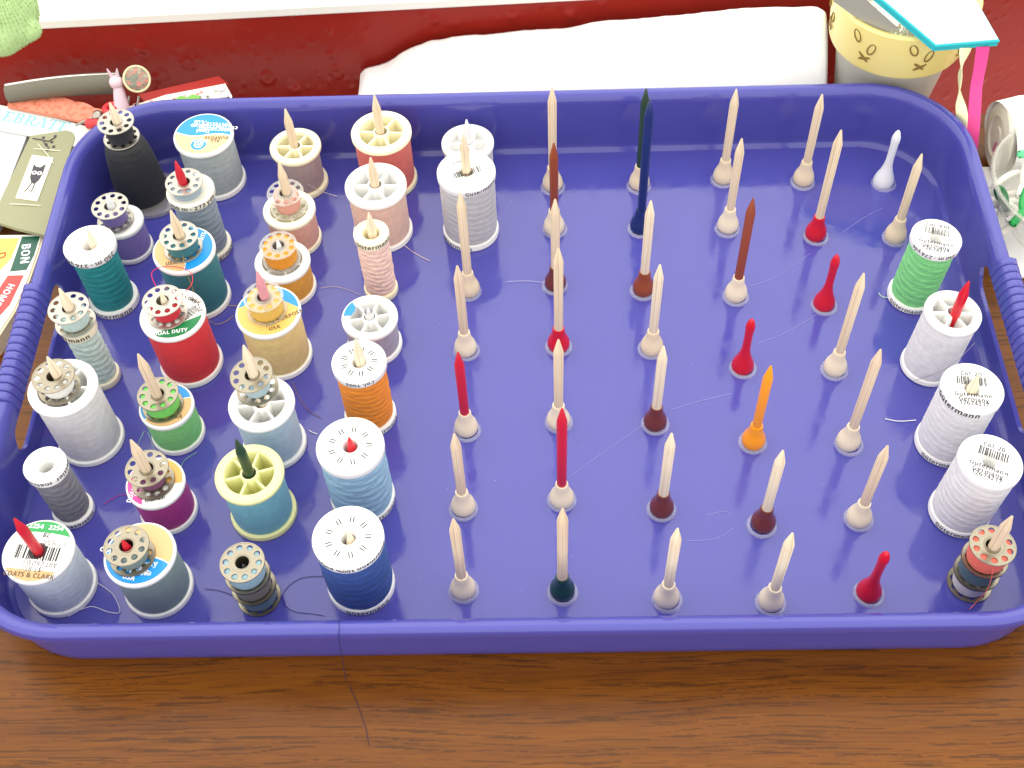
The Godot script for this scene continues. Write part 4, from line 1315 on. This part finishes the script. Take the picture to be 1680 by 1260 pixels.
	for k in 22000:
		var j := rr2.randi_range(1, 23)
		var i := rr2.randi_range(0, 47)
		var p: Vector3 = rows2[j][i].lerp(rows2[mini(j + 1, 24)][i], rr2.randf()).lerp(rows2[j][(i + 1) % 48], rr2.randf() * 0.5)
		var up := (p.normalized() + Vector3(rr2.randf_range(-0.5, 0.5), rr2.randf_range(-0.7, 0.3), rr2.randf_range(-0.5, 0.5))).normalized()
		var b := Basis(Quaternion(Vector3.UP, up)) * Basis(Vector3.UP, rr2.randf() * TAU)
		mm.set_instance_transform(k, Transform3D(b, p * 0.995 + b * Vector3(0, 0.3, 0)))
	var mi := MultiMeshInstance3D.new()
	mi.name = "fur"
	mi.multimesh = mm
	mi.material_override = plm
	mi.set_meta("kind", "stuff")
	pl.add_child(mi)


# ---------------------------------------------------------------- white cloth, flowerpot, jar at the back and right
func right_end() -> void:
	var cl := mat(Color8(246, 246, 245), 0.85, 0.2)
	var fz := FastNoiseLite.new()
	fz.seed = 12; fz.frequency = 22.0
	var tops := [[-0.098, -0.006], [-0.094, 0.002], [-0.070, 0.024], [-0.050, 0.035], [-0.0355, 0.0375], [-0.017, 0.038], [0.009, 0.042], [0.0345, 0.043], [0.06, 0.048], [0.096, 0.051], [0.146, 0.056], [0.167, 0.056], [0.1885, 0.0545], [0.1915, 0.052], [0.1925, 0.045], [0.193, -0.006]]
	var rows: Array = []
	for j in 41:
		var t := j / 40.0
		var row := PackedVector3Array()
		for i in 161:
			var x := lerpf(-0.098, 0.193, i / 160.0)
			var h := 0.0
			for k in tops.size() - 1:
				if x >= tops[k][0] and x <= tops[k + 1][0]: h = lerpf(tops[k][1], tops[k + 1][1], (x - tops[k][0]) / (tops[k + 1][0] - tops[k][0]))
			# front foot, front slope, ridge, back drop
			var z := lerpf(-0.1835, -0.2490, t)
			var s := smoothstep(-0.25, 0.80, t) * 1.0 if t < 0.80 else 1.0 - 0.12 * smoothstep(0.8, 1.0, t)
			if j == 40 or j == 0: s = 0.0
			var fold := 0.0018 * fz.get_noise_2d(x * 0.9, z * 1.2 + x * 0.4) + 0.0004 * fz.get_noise_2d(x * 3.0, z * 3.0)
			row.append(Vector3(x, lerpf(-0.006, h - 0.0105 * smoothstep(-0.006, 0.02, h), s) + fold * s, z))
		rows.append(row)
	var cm := MB.new().grid(rows, false, false, false)
	solo("white_cloth", cm, cl, "bright white folded cloth bundled behind the back rim of the tray", "cloth")
	# flowerpot
	var pt := thing("flowerpot", "yellow flowerpot with brown leaf decoration behind the tray's back right corner", "flowerpot", Vector3(0.2285, -0.006, -0.213))
	pt.scale = Vector3(0.92, 1.0, 0.92)
	var pm := mat(Color8(240, 224, 140), 0.22)
	var grey := mat(Color8(196, 194, 182), 0.4)
	part("lower_body", MB.new().lathe([Vector2(0, -0.043), Vector2(0.0245, -0.043), Vector2(0.030, 0.001), Vector2(0.037, 0.050), Vector2(0.038, 0.052)], 56), grey, pt)
	part("band", MB.new().lathe([Vector2(0.037, 0.0505), Vector2(0.0420, 0.0508), Vector2(0.0426, 0.052), Vector2(0.0455, 0.079), Vector2(0.0458, 0.0805), Vector2(0.0448, 0.0818), Vector2(0.0425, 0.0815), Vector2(0.0405, 0.079), Vector2(0.034, 0.036), Vector2(0, 0.034)], 64), pm, pt)
	var lm := mat(Color8(132, 106, 44), 0.5)
	for k in [-0.75, 0.05, 0.78, 1.5, -1.6]:
		for s in [[-0.10, 0.0065, 0.5], [0.14, 0.0012, -0.35], [0.04, -0.0062, 0.95], [0.06, -0.0070, -1.15]]:
			var a: float = k + s[0]
			var y: float = 0.0670 + s[1]
			var rr: float = 0.0427 + (y - 0.052) * 0.108
			var ring: Array = []
			var big := 1.0 if absf(s[2]) < 0.9 else 1.0
			for q in 17:
				var u := TAU * q / 16.0
				var e := Vector2(sin(u) * (0.0021 if absf(s[2]) < 0.9 else 0.0005), cos(u) * 0.0040 * big).rotated(s[2])
				ring.append(Vector3(sin(a + e.x / rr) * (rr + 0.0001), y + e.y, cos(a + e.x / rr) * (rr + 0.0001)))
			part("leaf", MB.new().tube(ring, 0.00045 if absf(s[2]) < 0.9 else 0.0004, 6), lm, pt)
	# white crinkled filler in the pot
	var fl := MB.new()
	var r := RandomNumberGenerator.new()
	r.seed = 77
	for k in 60:
		var a := r.randf_range(-2.6, 1.2)
		var rad := 0.0385 * sqrt(r.randf_range(0.25, 1.0))
		var c := Vector3(sin(a) * rad, 0.070 + r.randf_range(-0.006, 0.006), cos(a) * rad)
		var pts: Array = []
		for q in 12: pts.append(c + Vector3(0.0018 * sin(q * 1.3 + k) + (q - 6) * 0.0006, 0.0024 * sin(q * 1.1 + k * 2.0), 0.0022 * cos(q * 0.9 + k)))
		fl.tube(pts, 0.0005, 5)
	fl.lathe([Vector2(0.0385, 0.062), Vector2(0.02, 0.066), Vector2(0, 0.067)], 32)
	var fi := solo("crinkled_filler", fl, mat(Color8(236, 230, 222), 0.8), "crinkled white paper shreds filling the flowerpot", "paper shreds", "", pt.position)
	fi.scale = pt.scale
	# felt needle book leaning out of the pot
	var nb := thing("needle_book", "white felt needle book with turquoise edges leaning out of the flowerpot", "needle book")
	var bl := Vector3(0.2320, 0.0775, -0.1590)
	var brr := Vector3(0.2670, 0.0775, -0.1620)
	var up := Vector3(-0.0290, 0.0100, -0.0310) * 1.35
	var tl := bl + up
	var tr := brr + Vector3(-0.0150, 0.0100, -0.0330) * 1.35
	var nrm := (brr - bl).cross(up).normalized()
	if nrm.y < 0: nrm = -nrm
	var turq := mat(Color8(60, 186, 196), 0.9, 0.1)
	var wf := mat(Color8(236, 240, 240), 0.9, 0.1)
	var q4: Array = [bl, brr, tr.lerp(brr, 0.5) + (brr - bl) * 0.05, tr, tl]
	for k in 3:
		var lay := MB.new()
		var o0 := nrm * (0.0016 * k)
		var cen := Vector3.ZERO
		for p in q4: cen += p / q4.size()
		var sc := 1.0 if k != 1 else 0.985
		var lo: Array = []
		var hi: Array = []
		for p in q4:
			var pp: Vector3 = cen + (p - cen) * sc
			lo.append(pp + o0); hi.append(pp + o0 + nrm * 0.0014)
		for e in q4.size():
			var e2 := (e + 1) % q4.size()
			lay.quad(lo[e], lo[e2], hi[e2], hi[e], (lo[e] + lo[e2]) / 2 - cen)
		for e in range(1, q4.size() - 1):
			for side in [[hi, 1.0], [lo, -1.0]]:
				var i0 := lay.vert(side[0][0], nrm * side[1])
				lay.vert(side[0][e], nrm * side[1]); lay.vert(side[0][e + 1], nrm * side[1])
				lay.tri(i0, i0 + 1, i0 + 2)
		part("felt_page", lay, turq, nb)
	var face := MB.new()
	var cen2 := Vector3.ZERO
	for p in q4: cen2 += p / q4.size()
	var top: Array = []
	for p in q4: top.append(cen2 + (p - cen2) * 0.955 + nrm * 0.0056)
	for e in range(1, q4.size() - 1):
		var i0 := face.vert(top[0], nrm)
		face.vert(top[e], nrm); face.vert(top[e + 1], nrm)
		face.tri(i0, i0 + 1, i0 + 2)
	for e in q4.size():
		var e2 := (e + 1) % q4.size()
		face.quad(top[e], top[e2], top[e2] - nrm * 0.001, top[e] - nrm * 0.001, (top[e] + top[e2]) / 2 - cen2)
	part("cover", face, wf, nb)
	var xd := (brr - bl).normalized()
	var bz := xd.cross(nrm)
	part("metal_clip", MB.new().box(bl.lerp(tl, 0.74) + (brr - bl) * 0.42 + nrm * 0.0085, Vector3(0.0125, 0.004, 0.0032), 0.0008, Basis(xd, nrm, bz)), M.greytip, nb)
	var f1 := bl.lerp(tl, 0.38) + Vector3(-0.001, -0.003, 0.0)
	var f2 := bl.lerp(tl, 0.42) + Vector3(-0.008, -0.012, -0.006)
	var f3 := tl + Vector3(-0.010, -0.010, 0.002)
	var f4 := tl + Vector3(0.0, -0.003, 0.0)
	var fo := Vector3(-0.6, 0.5, 0.5)
	solo("grey_card", MB.new().quad(f1, f2, f3, f4, fo).quad(f1 - fo * 0.001, f2 - fo * 0.001, f3 - fo * 0.001, f4 - fo * 0.001, -fo), mat(Color8(150, 148, 140), 0.5), "grey card standing in the flowerpot under the needle book", "card")
	ribbon("pink_ribbon", "hot pink ribbon hanging from the needle book over the tray's corner", [[0.2590, 0.0785, -0.1605], [0.2605, 0.0660, -0.1590], [0.2612, 0.0540, -0.1565], [0.2628, 0.0400, -0.1510], [0.2640, 0.0250, -0.1440], [0.2655, 0.0050, -0.1360]], 0.0036, mat(Color8(232, 70, 150), 0.45), 0.0)
	ribbon("pale_ribbon", "pale yellow and white twisted ribbon beside the pink ribbon", [[0.2495, 0.0785, -0.1600], [0.2503, 0.0680, -0.1590], [0.2510, 0.0590, -0.1575], [0.2530, 0.0480, -0.1545], [0.2560, 0.0380, -0.1490], [0.2620, 0.0150, -0.1420]], 0.0032, mat(Color8(236, 236, 190), 0.5), 1.4)
	# white wrapped roll
	var ro := thing("fabric_roll", "white wrapped fabric roll at the right edge, in front of the red wall", "fabric roll", Vector3(0.312, 0.0185, -0.1530))
	var rp: Array = []
	for k in 9: rp.append(Vector3(-0.028 + 0.10 * k / 8.0, 0.0012 * sin(k * 1.7), -0.020 * k / 8.0))
	part("roll", MB.new().tube(rp, 0.0205, 26, 0.0215), cl, ro)
	var en := MB.new().lathe([Vector2(0.0205, 0.0), Vector2(0.019, 0.0022), Vector2(0.012, 0.003), Vector2(0.0115, 0.0016), Vector2(0.006, 0.0016), Vector2(0.0055, 0.0026), Vector2(0, 0.0026)], 30)
	var ed := part("roll_end", en, mat(Color8(222, 220, 204), 0.8), ro, rp[0])
	ed.basis = Basis(Vector3.BACK, PI / 2 - 0.02)
	part("tag", MB.new().box(rp[0] + Vector3(-0.0032, -0.004, 0.004), Vector3(0.0006, 0.007, 0.002), 0.0002), mat(Color8(206, 120, 160), 0.6), ro)
	# glass bowl with clips
	var gb := thing("glass_bowl", "shallow clear glass bowl of white and green clips right of the tray", "bowl", Vector3(0.3120, TABLE_Y, -0.1010))
	part("bowl", MB.new().lathe([Vector2(0, 0.0002), Vector2(0.022, 0.0002), Vector2(0.030, 0.004), Vector2(0.042, 0.022), Vector2(0.0475, 0.038), Vector2(0.0480, 0.0395), Vector2(0.0470, 0.0400), Vector2(0.0455, 0.038), Vector2(0.0405, 0.023), Vector2(0.029, 0.0062), Vector2(0.0, 0.0030)], 64), M.clear, gb)
	part("rim", MB.new().lathe([Vector2(0.0466, 0.0388), Vector2(0.0483, 0.0388), Vector2(0.0487, 0.0400), Vector2(0.0478, 0.0410), Vector2(0.0466, 0.0404)], 64), M.clear, gb)
	var wc := mat(Color8(236, 234, 226), 0.4)
	var clip := func(label: String, at: Vector3, m: Material, turn: Vector3, L: float) -> void:
		var o := thing("sewing_clip", label, "clip", at, "clips in the glass bowl")
		var ring: Array = []
		for q in 21:
			var u := TAU * q / 20.0
			ring.append(Vector3(L * 0.5 * cos(u), 0, L * 0.24 * sin(u) * (1.0 + 0.35 * cos(u))))
		part("loop", MB.new().tube(ring, 0.0019, 10), m, o)
		part("jaw", MB.new().box(Vector3(-L * 0.72, 0, 0), Vector3(L * 0.5, 0.0034, 0.0044), 0.001), m, o)
		o.rotation = turn
	clip.call("white oval clip leaning against the bowl's back rim", Vector3(0.2790, 0.0200, -0.1130), wc, Vector3(0.9, 0.5, 0.2), 0.021)
	clip.call("white clip lying across the middle of the glass bowl", Vector3(0.2890, 0.0250, -0.1180), wc, Vector3(1.1, 1.4, 0.3), 0.020)
	clip.call("white clip half under the long green clip", Vector3(0.2820, 0.0180, -0.0960), wc, Vector3(0.5, -0.4, 0.1), 0.022)
	clip.call("white clip nearest the front of the bowl", Vector3(0.2900, 0.0200, -0.0880), wc, Vector3(0.2, 0.2, -0.2), 0.022)
	clip.call("white clip deep in the bowl beside the tray rim", Vector3(0.2740, 0.0150, -0.0920), wc, Vector3(0.4, 1.2, 0.4), 0.018)
	clip.call("mint green ring clip at the top of the bowl", Vector3(0.2950, 0.0420, -0.1180), mat(Color8(90, 200, 140), 0.35), Vector3(0.7, 0.2, 0.0), 0.018)
	clip.call("long bright green clip resting over the bowl's front", Vector3(0.2860, 0.0330, -0.0930), mat(Color8(16, 150, 70), 0.3), Vector3(0.1, 0.85, 0.15), 0.026)
	clip.call("dark green clip peeking out beside the tray rim", Vector3(0.2705, 0.0260, -0.0990), mat(Color8(14, 104, 52), 0.3), Vector3(0.4, 1.9, 0.3), 0.010)
	solo("paper_napkin", sheet([[258, -84], [276, -66], [330, -62], [330, -150], [262, -150]], TABLE_Y + 0.0001, TABLE_Y + 0.0012), cl, "white paper under the glass bowl", "paper")


func ribbon(called: String, label: String, pts: Array, w: float, m: Material, twist: float) -> void:
	m.cull_mode = BaseMaterial3D.CULL_DISABLED
	var cv := Curve3D.new()
	for i in pts.size():
		var p := Vector3(pts[i][0], pts[i][1], pts[i][2])
		var a: Array = pts[maxi(i - 1, 0)]
		var b: Array = pts[mini(i + 1, pts.size() - 1)]
		var t := (Vector3(b[0], b[1], b[2]) - Vector3(a[0], a[1], a[2])) / 6.0
		cv.add_point(p, -t, t)
	cv.bake_interval = 0.002
	var bp := cv.get_baked_points()
	var front: Array = []
	for i in bp.size():
		var t := float(i) / (bp.size() - 1)
		var d := Vector3(1, 0.05, 0.1).rotated(Vector3(0, 0.9, -0.3).normalized(), twist * (sin(t * 5.0)) + 0.3 * sin(t * 6.0)).normalized()
		var row := PackedVector3Array()
		var nn := d.cross(Vector3(0, -0.9, 0.35)).normalized()
		for q in [[-1, 0], [-0.98, 1], [-0.4, 1.3], [0.4, 1.3], [0.98, 1], [1, 0], [0.98, -1], [-0.98, -1]]: row.append(bp[i] + d * w * q[0] + nn * 0.0003 * q[1])
		front.append(row)
	solo(called, MB.new().grid(front, false, true), m, label, "ribbon")


func tails() -> void:
	var rows := [
		["white thread end curling out from the front left spool", [-198.7,0.6,114.5, -189.6,0.6,121, -184.5,0.6,129.9, -189.9,0.6,130.1, -198.6,0.6,127.2, -205.3,0.6,129.9, -208.6,0.6,132.3], 0.16, "e8e8ea"],
		["navy thread looped on the tray floor, over the front rim and down the table", [-88.5,0.5,113, -100.1,0.5,113.8, -106.9,0.5,119.1, -108,0.5,125.4, -102.8,0.5,130.8, -91.1,0.5,132.8, -80.6,0.5,136, -76,16,147, -73.4,40.4,154, -72.9,40.6,158.5, -73.4,36.5,161.2, -75,15,160.5, -76,-3,162.5, -72.5,-3.8,169, -68.5,-3.9,177.7, -65.2,-3.9,186.2, -63.3,-3.9,193.6], 0.13, "20264e"],
		["dark thread end left of the front bobbin stack", [-145.9,0.6,118.8, -138.8,0.6,119.9, -131.1,0.6,122.9, -124.8,0.6,126.7], 0.14, "3a3840"],
		["pale thread end left of the dark brown cup", [-3.2,0.6,-66.4, 8.7,0.6,-66.6, 19.5,0.6,-65], 0.1, "d0cce8"],
		["white thread tip beside the light blue spool", [-104.4,0.6,30.1, -102.7,0.6,31.3, -99.8,0.6,32.5], 0.22, "f0f0f0"],
		["peach thread end reaching right from the peach spool", [-69.4,4,-99.6, -62.6,0.6,-96, -55.3,0.6,-88.9, -46.4,0.6,-82.7], 0.17, "f0d8cc"],
		["taupe thread end right of the small taupe spool", [-118.5,12,-133.6, -112.8,4,-135.7, -103.1,0.6,-134.3], 0.17, "d8ccc8"],
		["brown gold thread end in front of the pale yellow spool", [-116,1,-0.5, -111.9,0.6,8.7, -106.3,0.6,17.2, -98.8,0.6,22.7], 0.16, "8a6a48"],
		["pale orange thread end beside the slim pink spool", [-107.1,0.6,-64.3, -99.3,0.6,-65.4, -89.8,0.6,-62.1, -84.5,0.6,-58.9], 0.1, "d8c0b0"],
		["gold thread trailing down from the teal bobbin", [-171.2,45,-51.4, -169.8,42,-46, -166.6,20,-38.3, -162.9,4,-38.5, -157.8,0.6,-41.7, -153.3,0.6,-46], 0.16, "b89a50"],
		["short gold thread end left of the pale yellow spool", [-162,0.6,-55.2, -158,0.6,-53.4, -149.2,0.6,-52.8], 0.16, "c8a860"],
		["red thread loop above the bright red spool", [-181.6,46,-30.2, -185.9,44.5,-39.3, -184.8,43,-44.6, -178.9,42.5,-46.6, -171,42.5,-45.1, -165.6,43,-40.8, -164,44,-33.4, -166.5,45,-26.6], 0.2, "d83050"],
		["green thread loop hanging from the lime green spool", [-180.4,26,45.4, -186.8,14,46.1, -189,4,46.7, -186.5,0.6,47.3, -181.3,4,47.2, -179.1,14,46.5, -178.6,26,46]
			, 0.14, "a8e0a0"],
		["green thread end in front of the lime green spool", [-167.7,0.6,52.2, -166.4,0.6,46.9, -160.9,0.6,42.6], 0.13, "90c898"],
		["magenta thread end left of the magenta spool", [-203.2,0.6,72.1, -199.2,0.6,68.7, -193.8,0.6,66.6, -184,0.6,70], 0.15, "c02088"],
		["light green thread end left of the apple green spool", [200.7,0.6,-53.3, 202.5,0.6,-50.3, 207.8,0.6,-49.6], 0.2, "c0e8c4"],
		["white thread end left of the right column", [190.3,0.6,29.1, 197.1,0.6,30.7, 205.8,0.6,30.2], 0.22, "f4f4f4"],
		["grey thread draped across the white spoked spool", [207.5,4,8.3, 215.9,14,11.0, 222.9,24,11.6, 230.5,36,8.2], 0.15, "9a98a0"],
		["coral thread end hanging from the front right bobbin", [212.6,36,131.6, 214.3,20,133.3, 213.4,6,133, 211.1,0.6,134.5], 0.22, "f07868"],
		["fine black thread from the black cone to the blue grey spool", [-212.3,52,-133.2, -201.8,35,-130.7, -193,18,-122.2, -187.4,3,-112.5], 0.1, "3c3a46"],
	]
	for q in rows: thread_tail(q[0], q[1], q[2] / 1000.0, Color.html(q[3]))
	var speck := MB.new().lathe([Vector2(0.00013, 0), Vector2(0.0001, 0.00008), Vector2(0, 0.0001)], 6)
	var mm := MultiMesh.new()
	mm.transform_format = MultiMesh.TRANSFORM_3D
	mm.mesh = speck.mesh()
	mm.instance_count = 70
	for k in 70:
		var sc := rng.randf_range(0.4, 1.0)
		mm.set_instance_transform(k, Transform3D(Basis(Vector3.UP, rng.randf() * TAU).scaled(Vector3(sc * rng.randf_range(1.0, 2.6), sc, sc)), Vector3(rng.randf_range(-0.235, 0.24), 0.0001, rng.randf_range(-0.165, 0.145))))
	var mi := MultiMeshInstance3D.new()
	mi.name = "dust_specks"
	mi.multimesh = mm
	mi.material_override = mat(Color8(206, 202, 232), 0.8)
	mi.set_meta("kind", "stuff"); mi.set_meta("label", "tiny pale dust specks scattered on the tray floor"); mi.set_meta("category", "dust")
	add_child(mi)
	var hairs := [
		["faint pale hair on the floor right of the mahogany tee", [126.8,0.3,-58.7, 145.4,0.3,-65.6, 167.9,0.3,-82.8]], ["faint pale hair right of the middle short red tee", [131.9,0.3,-20.8, 147.3,0.3,-27.4, 165.2,0.3,-39.4]],
		["faint pale hair right of a dark brown cup", [81.8,0.3,21.2, 97.9,0.3,15.8, 114.1,0.3,11.6]], ["faint pale hair between the long red tee and a brown cup", [28.4,0.3,60.6, 49.4,0.3,43.9, 67.2,0.3,30.3]],
		["faint curved hair near the front of the fourth column", [84.5,0.3,97, 98.3,0.3,95.9, 107.6,0.3,90.1]], ["faint pale hair by the long tee with red cup, right back", [187.1,0.3,-97.3, 202.8,0.3,-109.4, 214.3,0.3,-116.2]],
		["tiny curved hair on the open floor near the front", [94.5,0.3,83.2, 104.1,0.3,81, 106.8,0.3,83.8]],
	]
	for q in hairs: thread_tail(q[0], q[1], 0.00006, Color8(190, 184, 236), "stray_hair")
